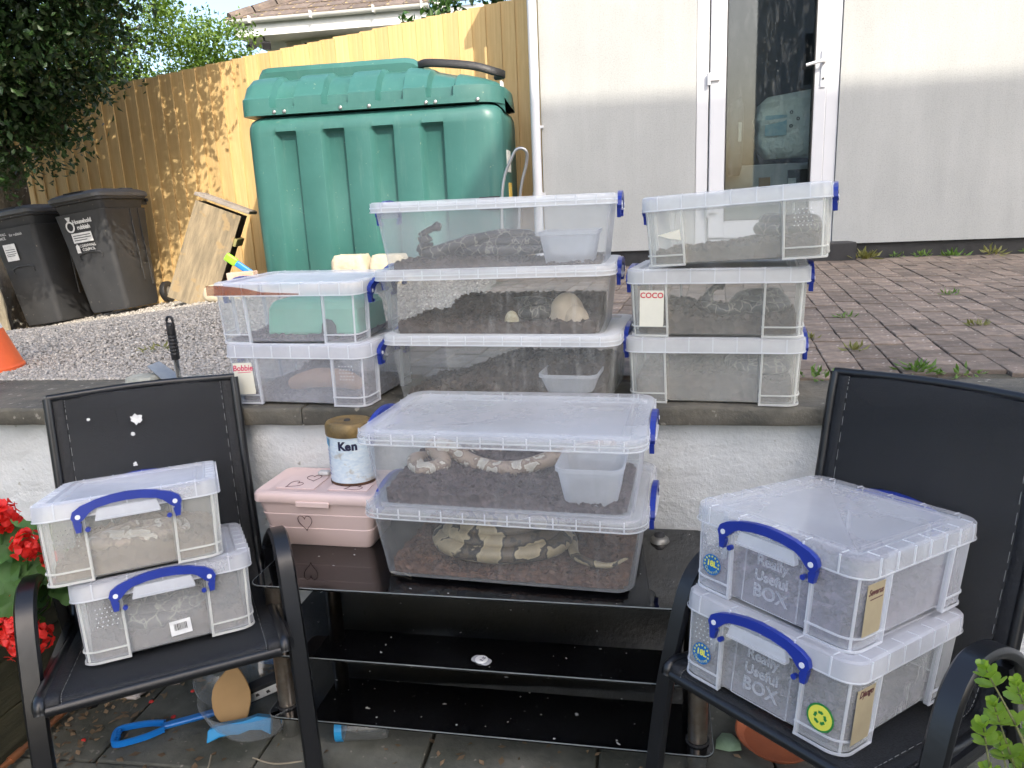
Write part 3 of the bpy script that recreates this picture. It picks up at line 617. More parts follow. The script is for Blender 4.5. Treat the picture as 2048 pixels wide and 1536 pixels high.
M_chr = mat('chrome', (.72, .72, .72), (.62, .62, .62), 8, .16, metal=1)
MB().tube([(0, 0, .0), (0, 0, .097)], .0095, 12).build('shaft', M_chr, tw, smooth=60)
MB().loft([[(-.10, -.02, .075), (-.085, .03, .08), (-.085, .03, .077), (-.10, -.02, .072)], [(-.045, -.03, .03), (-.03, .035, .035), (-.03, .035, .032), (-.045, -.03, .027)], [(0, -.02, .004), (.01, .02, .006), (.01, .02, .003), (0, -.02, .001)]]).build('blade', mat('galvanised', (.42, .43, .42), (.33, .34, .33), 14, .4, metal=.7), tw)
rock('round_stone', (-1.665, 2.33, .862), (.11, .085, .05), 3, mat('pale_stone', (.42, .42, .36), (.26, .26, .22), 16, .85, .4, 40), .15, 'rounded speckled pale stone on the coping beside the shovel', 'stone')
rock('round_stone', (-1.475, 2.36, .862), (.10, .07, .035), 6, MATS['pale_stone'], .15, 'flat pale stone on the coping right of the shovel', 'stone')
# ------------------------------------------------------------------ trees
def crown(lobes, nclump, per, spread, size, seed, m, parent, name='crown', aspect=.55, droop=.35, shell=.45):
    r_ = np.random.RandomState(seed); P = []
    vol = np.array([l[1][0] * l[1][1] * l[1][2] * (l[2] if len(l) > 2 else 1) for l in lobes]); vol = vol / vol.sum()
    for l, fr in zip(lobes, vol):
        n = max(3, int(nclump * fr)); d = r_.normal(size=(n, 3)); d /= np.linalg.norm(d, axis=1, keepdims=True)
        rad = r_.uniform(shell ** 3, 1, n) ** (1 / 3); cc = np.array(l[0]) + d * rad[:, None] * np.array(l[1])
        k = r_.poisson(per, n) + 4
        for c_, kk in zip(cc, k): P.append(c_ + r_.normal(size=(kk, 3)) * spread * np.array([1, 1, .6]))
    P = np.concatenate(P); v, f = leaves(P, size, r_, droop, aspect)
    return npmesh(name, v, f, m, parent)
dt = thing('dark_tree', 'big dark green broadleaf tree spreading over the bins at left', 'tree', (-5.75, 6.45, .55))
M_bark = mat('bark', (.17, .14, .10), (.08, .065, .05), 14, .95, .9, 40, .02, stretch=(1, 1, .4), speck=((.42, .40, .34), 18, .66))
def off(p): return (p[0] + 5.75, p[1] - 6.45, p[2] - .55)
trk = MB().tube(crom([(-.05, .05, -.1), (0, 0, .4), (.10, -.05, .95), (.22, -.15, 1.45)], 5), [.24, .22, .205, .20, .19, .185, .18, .175, .17, .17, .165, .16, .155, .15, .14, .13], 12).build('trunk', M_bark, dt, smooth=60)
for a_ in ([(-5.53, 6.3, 2.0), (-5.3, 6.0, 2.5), (-4.9, 5.5, 3.3), (-4.4, 5.0, 4.3)], [(-5.53, 6.3, 1.95), (-5.35, 6.1, 2.05), (-5.05, 5.8, 2.35), (-4.5, 5.5, 2.55), (-4.0, 5.2, 2.7)], [(-5.6, 6.3, 2.0), (-5.6, 6.0, 2.6), (-5.7, 5.6, 3.5)], [(-5.55, 6.3, 1.95), (-5.1, 5.9, 1.98), (-4.6, 5.6, 2.1), (-4.25, 5.5, 2.2)]):
    pp = crom([off(p) for p in a_], 5); MB().tube(pp, [.07 * (1 - .8 * k / (len(pp) - 1)) for k in range(len(pp))], 7).build('limb', M_bark, dt, smooth=60)
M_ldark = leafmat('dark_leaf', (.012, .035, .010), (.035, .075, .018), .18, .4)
lob = [((-4.45, 4.9, 4.15), (1.85, 1.6, 1.45)), ((-4.85, 5.15, 2.85), (1.35, .95, .72), 2.2), ((-5.0, 5.45, 2.2), (.80, .5, .42), 3.2), ((-6.0, 5.5, 3.0), (1.0, 1.0, 1.0))]
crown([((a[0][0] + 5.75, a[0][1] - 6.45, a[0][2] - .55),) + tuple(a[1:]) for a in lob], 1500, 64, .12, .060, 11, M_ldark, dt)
for k, (px_, py_, pz_) in enumerate(((-3.95, 5.35, 2.1), (-3.78, 5.3, 2.02), (-4.1, 5.3, 1.98), (-3.95, 5.2, 1.88))):
    pass
lt = thing('bright_tree', 'sunlit yellow green tree beyond the fence, left of the bungalow', 'tree', (-5.9, 9.2, .0))
MB().tube([(0, 0, 0), (.05, 0, 1.6), (.1, 0, 2.9)], [.14, .12, .06], 9).build('trunk', M_bark, lt, smooth=60)
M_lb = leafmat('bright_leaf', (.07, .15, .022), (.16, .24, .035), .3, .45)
crown([((.15, -.1, 3.15), (1.05, .9, 1.05)), ((1.15, -.2, 3.45), (.36, .4, .40), 2), ((.75, 0, 3.0), (.8, .7, .5)), ((-1.2, 0, 3.3), (1.1, .8, .9)), ((1.35, -.25, 3.1), (.30, .3, .22), 3)], 420, 62, .11, .058, 5, M_lb, lt)
iv = thing('ivy', 'green climber leaves showing above the right end of the fence', 'plant', (-1.2, 7.05, 2.4))
MB().tube([(0, 0, -1.6), (.05, .02, .2), (.2, 0, .75)], [.02, .015, .006], 6).build('stem', M_bark, iv)
crown([((-.35, .05, .72), (.22, .1, .16)), ((.15, .05, .92), (.35, .12, .16)), ((-.62, .02, .66), (.12, .08, .1))], 26, 26, .06, .075, 8, leafmat('ivy_leaf', (.03, .08, .02), (.07, .15, .03), .25), iv, 'foliage')
ds_ = thing('garden_hoe', 'thin grey tool pole with green sleeve leaning at the tree trunk', 'garden tool', (-5.62, 6.0, gz(-5.6, 6.0)))
pp = MB().tube([(-.4, 0, .15), (-.02, 0, .62)], .016, 8).build('pole', mat('grey_pole', (.16, .16, .16), None, 5, .5), ds_); MB().tube([(-.05, 0, .585), (.06, 0, .72)], .02, 8).build('sleeve', MATS['toy_lime'], ds_)
rock('tree_boulder', (-5.72, 5.85, gz(-5.7, 5.85) - .05), (.42, .35, .62), 4, M_lime, .2, 'tall pale boulder at the foot of the dark tree', 'stone')
# ------------------------------------------------------------------ clear storage boxes
M_blue = mat('handle_blue', (.012, .035, .30), (.010, .028, .24), 6, .32, spec=.5)
M_pin = mat('pin_white', (.8, .82, .86), None, 5, .35)
DIM = {18: dict(L=.48, W=.39, H=.188, band=.040, bL=.452, bW=.364, bx=.122, by=.086, r=.034, hz=.150, hs=1.0),
       50: dict(L=.71, W=.44, H=.207, band=.030, bL=.642, bW=.368, bx=.2, by=.12, r=.045, hz=.174, hs=.95)}
def bay_loop(Lx, W, r, bx, by, d, z):
    p = []; n = 5
    def arc(cx, cy, a0):
        for i in range(n + 1):
            a = R(a0 + 90 * i / n); p.append(Vector((cx * (Lx / 2 - r) + r * math.cos(a), cy * (W / 2 - r) + r * math.sin(a), z)))
    e = .003
    p += [Vector((-bx, -W / 2, z)), Vector((-bx + e, -W / 2 + d, z)), Vector((bx - e, -W / 2 + d, z)), Vector((bx, -W / 2, z))]; arc(1, -1, -90)
    p += [Vector((Lx / 2, -by, z)), Vector((Lx / 2 - d, -by + e, z)), Vector((Lx / 2 - d, by - e, z)), Vector((Lx / 2, by, z))]; arc(1, 1, 0)
    p += [Vector((bx, W / 2, z)), Vector((bx - e, W / 2 - d, z)), Vector((-bx + e, W / 2 - d, z)), Vector((-bx, W / 2, z))]; arc(-1, 1, 90)
    p += [Vector((-Lx / 2, by, z)), Vector((-Lx / 2 + d, by - e, z)), Vector((-Lx / 2 + d, -by + e, z)), Vector((-Lx / 2, -by, z))]; arc(-1, -1, 180)
    return p
MESH = {}
def cached(key, fn):
    if key not in MESH: MESH[key] = fn()
    return MESH[key]
def meshof(mb, name):
    me = bpy.data.meshes.new(name); me.from_pydata(mb.v, [], mb.f); me.update(); return me
def inst(name, key, fn, m, parent, smooth=None):
    base_ = cached(key, lambda: meshof(fn(), name))
    k2 = (key, m.name)
    if k2 not in MESH:
        me = base_.copy(); me.materials.clear(); me.materials.append(m)
        if smooth is not None: me.shade_smooth(); me.set_sharp_from_angle(angle=R(smooth))
        MESH[k2] = me
    o = bpy.data.objects.new(name, MESH[k2]); C.objects.link(o); o.parent = parent; return o
def body_mb(k):
    D = DIM[k]; th = .0028; zt = D['H'] - .012; tL, tW = (.466, .376) if k == 18 else (.684, .416)
    d = .012 if k == 18 else 0.0
    def lv(z, off, u): 
        Lx = D['bL'] + (tL - D['bL']) * u - 2 * off; W = D['bW'] + (tW - D['bW']) * u - 2 * off
        return bay_loop(Lx, W, D['r'] - off, D['bx'] + off * .6, D['by'] + off * .6, d, z)
    mb = MB(); mb.loft([lv(.004, .006, 0), lv(0.0085, 0, 0), lv(zt, 0, 1), lv(zt, th, 1), lv(.007, th, 0)]); return mb
def lid_mb(k):
    D = DIM[k]; H, b = D['H'], D['band']; Lx, W, r = D['L'], D['W'], D['r'] + .008
    pn = .006 if k == 18 else .013; rim = .030 if k == 18 else .038
    def lv(i, z): return rr(Lx - 2 * i, W - 2 * i, max(.008, r - i), 6, z)
    return MB().loft([lv(.0045, H - .010), lv(.0035, H - b), lv(.0, H - b), lv(.0, H - b * .45), lv(.0015, H - .004), lv(.006, H), lv(rim, H), lv(rim + .004, H - pn), lv(rim + .016, H - pn), lv(rim + .018, H - pn + .0022), lv(rim + .024, H - pn + .0022), lv(rim + .026, H - pn)], True, True)
def lidrib_mb(k):
    D = DIM[k]; H, b = D['H'], D['band']; Lx, W = D['L'], D['W']; mb = MB()
    nl, nw = (7, 5) if k == 18 else (12, 7)
    for i in range(nl):
        x_ = -Lx / 2 + .05 + (Lx - .10) * i / (nl - 1)
        for s in (-1, 1):
            mb.box((x_, s * (W / 2 + .0002), H - b / 2), (.0028, .003, b - .004)); k == 18 and mb.box((x_, s * (W / 2 - .016), H + .0004), (.0022, .022, .0016))
    for i in range(nw):
        y_ = -W / 2 + .05 + (W - .10) * i / (nw - 1)
        for s in (-1, 1):
            mb.box((s * (Lx / 2 + .0002), y_, H - b / 2), (.003, .0028, b - .004)); k == 18 and mb.box((s * (Lx / 2 - .016), y_, H + .0004), (.022, .0022, .0016))
    lp = [rr(Lx + 2 * o_, W + 2 * o_, D['r'] + .008, 6, z_) for o_, z_ in ((.0015, H - b), (.0022, H - b + .002), (.0015, H - b + .004))]
    mb.loft(lp, False, False); 
    if k == 50: mb.loft([rr(Lx + .002, W + .002, D['r'] + .008, 6, H - b * .62), rr(Lx + .003, W + .003, D['r'] + .008, 6, H - b * .55), rr(Lx + .002, W + .002, D['r'] + .008, 6, H - b * .48)], False, False)
    return mb
def corner_mb(sx, sy):
    D = DIM[18]; mb = MB(); zt = D['H'] - D['band'] - .001; tu = (zt) / (D['H'] - .012)
    Lt, Wt = D['bL'] + (.466 - D['bL']) * tu, D['bW'] + (.376 - D['bW']) * tu
    o_ = .0012
    for xx_, in ((D['bx'] + .003,),):
        mb.strip([(sx * xx_, sy * (D['bW'] / 2 + o_ - .004), .002), (sx * (xx_ + .004), sy * (Wt / 2 + o_ - .004), zt)], Vector((.0055, 0, 0)), .012)
    mb.strip([(sx * (D['bL'] / 2 + o_ - .004), sy * (D['by'] + .003), .002), (sx * (Lt / 2 + o_ - .004), sy * (D['by'] + .006), zt)], Vector((0, .0055, 0)), .012)
    for z_, hh in ((.004, .006), (.030, .004)):
        u = z_ / (D['H'] - .012); Lx = D['bL'] + .014 * u; W = D['bW'] + .012 * u; r = D['r']; pts = [(D['bx'], W / 2 + o_)]
        pts += [(Lx / 2 - r + (r + o_) * math.cos(R(90 - 15 * i)), W / 2 - r + (r + o_) * math.sin(R(90 - 15 * i))) for i in range(7)] + [(Lx / 2 + o_, D['by'])]
        mb.strip([(sx * a, sy * b_, z_) for a, b_ in pts], Vector((0, 0, hh)), .0035)
    # upright on the corner itself
    a = R(45); r = D['r']
    mb.strip([(sx * (D['bL'] / 2 - r + r * math.cos(a)), sy * (D['bW'] / 2 - r + r * math.sin(a)), .004), (sx * (Lt / 2 - r + r * math.cos(a)), sy * (Wt / 2 - r + r * math.sin(a)), zt)], Vector((-sx * sy * .004, .004, 0)), .003)
    return mb
HP = [(-.113, .0), (-.108, .014), (-.092, .024), (-.06, .034), (-.03, .039), (0, .041), (.03, .039), (.06, .034), (.092, .024), (.108, .014), (.113, 0), (.108, -.010), (.097, -.012), (.088, -.006), (.080, .002), (.074, .008), (.062, .0145), (.03, .0205), (0, .022), (-.03, .0205), (-.062, .0145), (-.074, .008), (-.080, .002), (-.088, -.006), (-.097, -.012), (-.108, -.010)]
def side_M(k, s, out_=.002):
    D = DIM[k]
    X = Vector((0, s, 0)); Z = Vector((s, 0, 0)); Yv = Vector((0, 0, 1))
    Mx = Matrix((X, Yv, Z)).transposed().to_4x4(); return Matrix.Translation((s * (D['L'] / 2 + out_), 0, D['hz'])) @ Mx
def handle_mb(k, s):
    mb = MB(); f_ = DIM[k]['hs']; Mx = side_M(k, s, -.001); P_ = [(a * f_, b_) for a, b_ in HP]
    # split the arch into quads so it stays clean: outer/inner rows
    out_i = list(range(0, 11)); in_i = list(range(25, 10, -1))
    mb.prism(P_, .013, Mx)
    for q in (-1, 1):
        mb.prism([(q * .101 * f_, -.008), (q * .110 * f_, -.010), (q * .106 * f_, -.034), (q * .096 * f_, -.034), (q * .093 * f_, -.016)][::q], .011, Mx)
        mb.lathe([(.0055, 0), (.0055, .010)], 10, Mx @ Vector((q * .083 * f_, -.030, 0)), (Mx.to_3x3()))
    return mb
def pin_mb(k, s, q):
    f_ = DIM[k]['hs']; Mx = side_M(k, s, .0125); return MB().lathe([(.0055, 0), (.0055, .0015)], 10, Mx @ Vector((q * .0985 * f_, .001, 0)), Mx.to_3x3())
def lip_mb(k, s):
    Mx = side_M(k, s, -.002); return MB().prism([(-.066, -.010), (.066, -.010), (.060, .013), (-.060, .013)], .012, Mx).prism([(-.066, -.014), (.066, -.014), (.066, -.010), (-.066, -.010)], .016, Mx)
BOXM = {}
def storage_box(k, key, label, loc, rot, fm, lm, group, yellow=False):
    b_ = thing('storage_box', label, 'storage box', loc, rot, group)
    inst('box_body', ('body', k), lambda: body_mb(k), fm, b_, 40)
    ld = inst('lid', ('lid', k), lambda: lid_mb(k), lm, b_, 40)
    inst('lid_ribs', ('lidrib', k), lambda: lidrib_mb(k), M_rib, ld)
    if k == 18:
        for sx in (-1, 1):
            for sy in (-1, 1): inst('corner_frame', ('corner', sx, sy), lambda: corner_mb(sx, sy), M_rib_y if yellow else M_rib, b_)
    for s in (-1, 1):
        h = inst('handle', ('handle', k, s), lambda: handle_mb(k, s), M_blue, b_)
        for q in (-1, 1): inst('pivot_pin', ('pin', k, s, q), lambda: pin_mb(k, s, q), M_pin, h)
        inst('handle_lip', ('lip', k, s), lambda: lip_mb(k, s), M_rib, b_)
    BOXM[key] = mtx(loc, rot); return b_
M_rib = frost('frost_rib', .40, (.93, .94, .98), .3)
M_rib_y = frost('frost_rib_warm', .42, (.96, .95, .89), .3)
M_emb = frost('embossed', .24, (.9, .91, .97), .3)
F_blue = frost('frost_lilac', .165, (.94, .94, .98), .2, .12, streak=.05)
F_grey = frost('frost_grey', .115, (.96, .96, .96), .2, .12, streak=.04)
F_front = frost('frost_milky', .165, (.97, .97, .96), .2, .10, streak=.05)
F_warm = frost('frost_warm', .175, (1.0, .98, .89), .2, .08)
F_warm3 = frost('frost_cream', .095, (1.0, .98, .89), .2, .10)
F_warm2 = frost('frost_tan', .155, (.97, .94, .85), .22, .15)
F_dirty = frost('frost_dirty', .05, (.97, .96, .90), .15, .16, (.80, .78, .72), .16)
F_clear = frost('frost_clear', .045, (.96, .96, .96), .10, .10, (.7, .7, .7), .06)
F_clear2 = frost('frost_clear_lilac', .07, (.95, .95, .98), .12, .12, (.75, .75, .78), .06)
L_lilac = frost('lid_lilac', .30, (.96, .96, 1.0), .16, .06)
L_pale = frost('lid_pale', .34, (.97, .97, .96), .2, .08)
L_clear = frost('lid_clear', .17, (.96, .96, .98), .10, .10)
B = {}
B['bob_lo'] = storage_box(18, 'bob_lo', 'clear storage box with a pink handwritten Bobbie note, under the stained box', (-.966, 2.262, .867), (0, 0, -7), F_blue, L_lilac, 'clear boxes stacked on the wall')
B['bob_up'] = storage_box(18, 'bob_up', 'clear storage box with rust stained lid and a green hide inside', (-1.005, 2.30, 1.052), (0.8, .5, -4), F_grey, L_lilac, 'clear boxes stacked on the wall')
B['coco_lo'] = storage_box(18, 'coco_lo', 'bottom clear box of the right hand stack, below the COCO box', (.253, 2.256, .867), (0, 0, -7), F_warm, L_pale, 'clear boxes stacked on the wall', True)
B['coco_mid'] = storage_box(18, 'coco_mid', 'clear storage box with the red COCO note on the wall', (.265, 2.256, 1.056), (0, 0, -10), F_warm3, L_pale, 'clear boxes stacked on the wall', True)
B['coco_top'] = storage_box(18, 'coco_top', 'tilted top box of the right hand stack, in front of the door', (.322, 2.226, 1.254), (-1.2, -2.6, -15), F_warm, L_pale, 'clear boxes stacked on the wall', True)
B['lc_lo'] = storage_box(18, 'lc_lo', 'clear box with a white barcode sticker on the left chair seat', (-1.173, 1.614, .412), (0, -12, -57.4), F_front, L_lilac, 'clear boxes on the left chair', True)
B['lc_up'] = storage_box(18, 'lc_up', 'upper clear box on the left chair, stacked on the barcode box', (-1.228, 1.615, .603), (0, -11.5, -58.2), F_warm2, L_lilac, 'clear boxes on the left chair', True)
B['rc_lo'] = storage_box(18, 'rc_lo', 'lower clear box on the right chair with a round yellow recycling sticker', (.397, 1.515, .394), (0, 9, 46.3), F_front, L_lilac, 'clear boxes on the right chair')
B['rc_up'] = storage_box(18, 'rc_up', 'upper clear box on the right chair with the Severus note', (.424, 1.562, .581), (0, 7, 45), F_blue, L_clear, 'clear boxes on the right chair')
B['big_low'] = storage_box(50, 'big_low', 'lowest wide clear box of the middle stack, mostly behind the front lid', (-.350, 2.285, .866), (0, 0, -7), F_dirty, L_pale, 'wide clear boxes')
B['big_mid'] = storage_box(50, 'big_mid', 'wide clear box with a cream dome inside, second down in the middle stack', (-.377, 2.318, 1.054), (0, 0, -3), F_dirty, L_pale, 'wide clear boxes')
B['big_top'] = storage_box(50, 'big_top', 'topmost wide clear box of the middle stack with a rearing snake', (-.377, 2.32, 1.247), (0, 0.2, -2), F_grey, L_pale, 'wide clear boxes')
B['fr_lo'] = storage_box(50, 'fr_lo', 'lower wide clear box standing on the black glass stand', (-.293, 1.862, .506), (0, 0, -5.5), F_clear, L_clear, 'wide clear boxes')
B['fr_up'] = storage_box(50, 'fr_up', 'upper wide clear box on the black glass stand, lid facing up', (-.294, 1.852, .702), (0, 0, -5), F_clear2, L_clear, 'wide clear boxes')
def place(o, key): o.matrix_world = BOXM[key]; return o
# --- bedding
def submat(name, c1, c2, c3, sc_=45):
    if name in MATS: return MATS[name]
    m, t, b = principled(name); n = tex(t, 'noise', 7, 4); ge = t.nodes.new('ShaderNodeNewGeometry'); ce = mixc(t, .5, tex(t, 'cell', sc_), ge.outputs['Random Per Island'])
    L(t, mixc(t, ramp(t, n, [(.35, (.2, .2, .2)), (.7, (.8, .8, .8))]), ramp(t, ce, [(.15, c1), (.85, c2)]), c3), b.inputs['Base Color']); b.inputs['Roughness'].default_value = .95
    bump(t, b, tex(t, 'vor', sc_), .9, .012); MATS[name] = m; return m
S_husk = submat('husk_bedding', (.030, .020, .014), (.14, .09, .065), (.06, .042, .035))
S_red = submat('red_husk_bedding', (.05, .025, .015), (.24, .12, .07), (.10, .055, .04), 60)
S_purple = submat('dark_husk_bedding', (.035, .024, .024), (.16, .11, .105), (.065, .048, .05), 60)
S_bark = submat('bark_bedding', (.018, .013, .010), (.20, .145, .11), (.045, .033, .027), 38)
S_pale = submat('pale_bedding', (.03, .025, .036), (.26, .21, .26), (.065, .054, .075), 48)
def bedding(key, k, hf, m, seed, lumps=.006, chips=420, cs=(.003, .011)):
    D = DIM[k]; nx, ny = 80, 48; Lx, W = D['bL'] - .032, D['bW'] - .032; v = []; f = []
    for j in range(ny + 1):
        for i in range(nx + 1):
            u, w_ = i / nx * 2 - 1, j / ny * 2 - 1
            if abs(u) > .93 and abs(w_) > .88: u *= .97; w_ *= .97
            x_, y_ = u * Lx / 2, w_ * W / 2; h = hf(u, w_)
            h += lumps * 1.5 * (noise.noise((x_ * 45, y_ * 45, seed)) + .8 * noise.noise((x_ * 90, y_ * 90, seed + 5))); v.append((x_, y_, max(.010, h)))
    for j in range(ny):
        for i in range(nx):
            a = j * (nx + 1) + i; f.append((a, a + 1, a + nx + 2, a + nx + 1))
    edge = [i for i in range(nx + 1)] + [(j + 1) * (nx + 1) - 1 for j in range(1, ny + 1)] + [ny * (nx + 1) + i for i in range(nx - 1, -1, -1)] + [j * (nx + 1) for j in range(ny - 1, 0, -1)]
    n0 = len(v); v += [(v[e][0], v[e][1], .0085) for e in edge]; ne = len(edge)
    f += [(edge[(q + 1) % ne], edge[q], n0 + q, n0 + (q + 1) % ne) for q in range(ne)] + [tuple(n0 + q for q in range(ne - 1, -1, -1))]
    mb = MB().add(v, f)
    # loose chips on top
    r2 = random.Random(seed)
    for _ in range(chips):
        u, w_ = r2.uniform(-.93, .93), r2.uniform(-.93, .9); h = hf(u, w_); s = r2.uniform(*cs)
        mb.box((u * Lx / 2, w_ * W / 2, max(.012, h) + s * .3), (s * r2.uniform(.8, 2.2), s, s * .8), Euler((r2.uniform(-1, 1), r2.uniform(-1, 1), r2.uniform(0, 3))).to_matrix())
    o = mb.build('bedding', m, B[key]); return o
bedding('big_top', 50, lambda u, w: .016 + .02 * smooth01((.35 - u) / .5) * (1 - .3 * abs(u)), S_husk, 1)
bedding('big_mid', 50, lambda u, w: .042 + .05 * smooth01((w + .1) / .6) * (smooth01((u + .75) / .25)), S_husk, 2, .008)
bedding('big_low', 50, lambda u, w: .02 + .075 * smooth01((u + .9) / .9) * smooth01((w + .9) / .9), S_bark, 3, .008)
bedding('fr_up', 50, lambda u, w: .022 + .035 * smooth01((.55 - u) / .7) * (.6 + .4 * smooth01((w + .5))), S_purple, 4, .008, 1500, (.003, .008))
bedding('fr_lo', 50, lambda u, w: .026 + .012 * math.sin(u * 5), S_red, 5, .007, 1500, (.003, .008))
bedding('coco_top', 18, lambda u, w: .032 + .022 * (u * .5 + .5), S_bark, 6, .010, 380, (.006, .016))
bedding('coco_mid', 18, lambda u, w: .045 + .02 * smooth01((-u + .2) / 1), S_bark, 7, .010, 380, (.006, .016))
bedding('coco_lo', 18, lambda u, w: .075 + .012 * math.cos(u * 3), S_bark, 8, .006)
bedding('bob_lo', 18, lambda u, w: .03 + .06 * math.exp(-((u + .35) / .25) ** 2) * smooth01((w + .6)), submat('dark_bedding', (.02, .02, .03), (.12, .11, .13), (.06, .055, .075)), 9, .006)
bedding('bob_up', 18, lambda u, w: .012, S_pale, 10, .003)
bedding('lc_lo', 18, lambda u, w: .050 + .01 * math.sin(w * 4), S_bark, 11, .010, 420, (.006, .016))
bedding('lc_up', 18, lambda u, w: .050 + .015 * math.cos(w * 3), submat('tan_bark_bedding', (.10, .07, .05), (.27, .20, .14), (.16, .12, .09), 38), 12, .010, 420, (.006, .016))
bedding('rc_up', 18, lambda u, w: .056 + .012 * u, S_pale, 13, .008, 420, (.006, .015))
bedding('rc_lo', 18, lambda u, w: .030, S_pale, 14, .008, 420, (.006, .015))
# --- snakes
def snake_mat(name, base, blot, edge, scale=16, t0=.38):
    if name in MATS: return MATS[name]
    m, t, b = principled(name)
    tc = t.nodes.new('ShaderNodeTexCoord'); nn = t.nodes.new('ShaderNodeTexNoise'); nn.inputs['Scale'].default_value = scale * .9; nn.inputs['Detail'].default_value = 3; L(t, tc.outputs['Object'], nn.inputs['Vector'])
    vm = t.nodes.new('ShaderNodeVectorMath'); vm.operation = 'MULTIPLY_ADD'; L(t, nn.outputs['Color'], vm.inputs[0]); vm.inputs[1].default_value = (.07, .07, .07); L(t, tc.outputs['Object'], vm.inputs[2])
    vo = t.nodes.new('ShaderNodeTexVoronoi'); vo.inputs['Scale'].default_value = scale; L(t, vm.outputs[0], vo.inputs['Vector'])
    c_ = ramp(t, vo.outputs['Distance'], [(t0 - .16, tuple(x * .72 for x in blot)), (t0 - .05, blot), (t0, edge), (t0 + .06, edge), (t0 + .13, base)])
    L(t, mixc(t, mathn(t, 'MULTIPLY', tex(t, 'noise', 60, 3), .4), c_, tuple(x * .5 for x in base)), b.inputs['Base Color']); b.inputs['Roughness'].default_value = .38
    bump(t, b, tex(t, 'vor', 260), .35, .002); MATS[name] = m; return m
SN_ball = snake_mat('ball_python_skin', (.11, .078, .046), (.56, .45, .27), (.018, .013, .009), 19, .56)
SN_pale = snake_mat('pale_python_skin', (.40, .30, .22), (.72, .66, .54), (.24, .16, .11), 26, .46)
def retic_mat(name, dark, mid, line, scale):
    m, t, b = principled(name)
    tc = t.nodes.new('ShaderNodeTexCoord'); nn = t.nodes.new('ShaderNodeTexNoise'); nn.inputs['Scale'].default_value = scale * .7; L(t, tc.outputs['Object'], nn.inputs['Vector'])
    vm = t.nodes.new('ShaderNodeVectorMath'); vm.operation = 'MULTIPLY_ADD'; L(t, nn.outputs['Color'], vm.inputs[0]); vm.inputs[1].default_value = (.05, .05, .05); L(t, tc.outputs['Object'], vm.inputs[2])
    v1 = t.nodes.new('ShaderNodeTexVoronoi'); v1.feature = 'DISTANCE_TO_EDGE'; v1.inputs['Scale'].default_value = scale; L(t, vm.outputs[0], v1.inputs['Vector'])
    v2 = t.nodes.new('ShaderNodeTexVoronoi'); v2.inputs['Scale'].default_value = scale; L(t, vm.outputs[0], v2.inputs['Vector'])
    body = ramp(t, v2.outputs['Color'], [(.3, dark), (.7, mid)])
    L(t, mixc(t, ramp(t, v1.outputs['Distance'], [(.015, (.85, .85, .85)), (.06, (0, 0, 0))]), body, line), b.inputs['Base Color']); b.inputs['Roughness'].default_value = .38; bump(t, b, tex(t, 'vor', 260), .35, .002); return m
SN_grey = retic_mat('grey_python_skin', (.028, .026, .024), (.075, .068, .06), (.30, .27, .22), 30)
def coil(cx, cy, a0, a1, b0, b1, z0, z1, turns, start=0, dirn=1):
    n = int(turns * 7) + 1; o = []
    for i in range(n):
        u = i / (n - 1); th = R(start) + dirn * 2 * math.pi * turns * u
        o.append((cx + (a0 + (a1 - a0) * u) * math.cos(th), cy + (b0 + (b1 - b0) * u) * math.sin(th), z0 + (z1 - z0) * u))
    return o
def snake(key, pts, r, m, label, head=True):
    P = crom(pts, 9); n = len(P); rad = []
    for i in range(n):
        u = i / (n - 1); q = r * min(1, .12 + u * 4.5) if u < .2 else r
        if head:
            e = (1 - u) * n / 9      # distance from head end in control spans
            if e < 1.6: q = r * (.50 if e > .75 else (.50 + .28 * math.sin((.75 - e) / .75 * math.pi * .75)))
            if e < .16: q = r * (.30 + 1.2 * e)
            if 1.6 <= e < 2.6: q = r * (.5 + .5 * (e - 1.6))
        rad.append(q)
    mb = MB().tube(P, rad, 12, flat=(1.0, .9))
    o = place(tag(mb.build('snake', m, smooth=70), label, 'snake', 'pet snakes in the boxes'), key); return o
snake('big_top', [(.02, .12, .045)] + coil(-.01, .0, .15, .085, .105, .06, .047, .098, 2.45, 80, -1) + [(-.12, -.085, .075), (-.185, -.095, .058), (-.228, -.095, .062), (-.212, -.098, .085), (-.228, -.095, .106), (-.20, -.098, .124), (-.165, -.10, .136)], .021, SN_grey, 'grey patterned snake rearing its head in the topmost wide box')
snake('fr_up', [(.0, .15, .05), (-.12, .13, .055), (-.24, .08, .05), (-.29, .03, .055), (-.25, -.03, .05), (-.20, .0, .06), (-.245, .05, .09), (-.20, .05, .088), (-.13, .02, .062), (-.06, .0, .052), (.01, .0, .055), (.08, .03, .07), (.15, .06, .09), (.21, .09, .10), (.25, .12, .09)], .023, SN_pale, 'tan snake with cream saddles stretched across the upper front box')
snake('fr_lo', [(.30, -.08, .05), (.25, -.12, .045), (.17, -.09, .05), (.13, .03, .052)] + coil(-.03, -.04, .185, .085, .118, .05, .054, .128, 3.2, 70, 1), .026, SN_ball, 'dark snake with cream blotches coiled in the lower front box')
snake('coco_mid', [(.04, .10, .066)] + coil(.115, -.005, .075, .05, .105, .07, .066, .092, 2.2, 100, -1) + [(.06, -.115, .074), (.005, -.125, .070), (-.022, -.125, .088), (-.018, -.125, .112), (-.005, -.125, .130), (.022, -.125, .140)], .019, SN_grey, 'dark snake lifting its neck to the lid in the COCO box')
snake('coco_top', [(.0, .06, .06)] + coil(.125, .0, .085, .05, .10, .06, .066, .112, 2.3, 120, -1), .02, SN_grey, 'dark snake heaped at the right of the tilted top box')
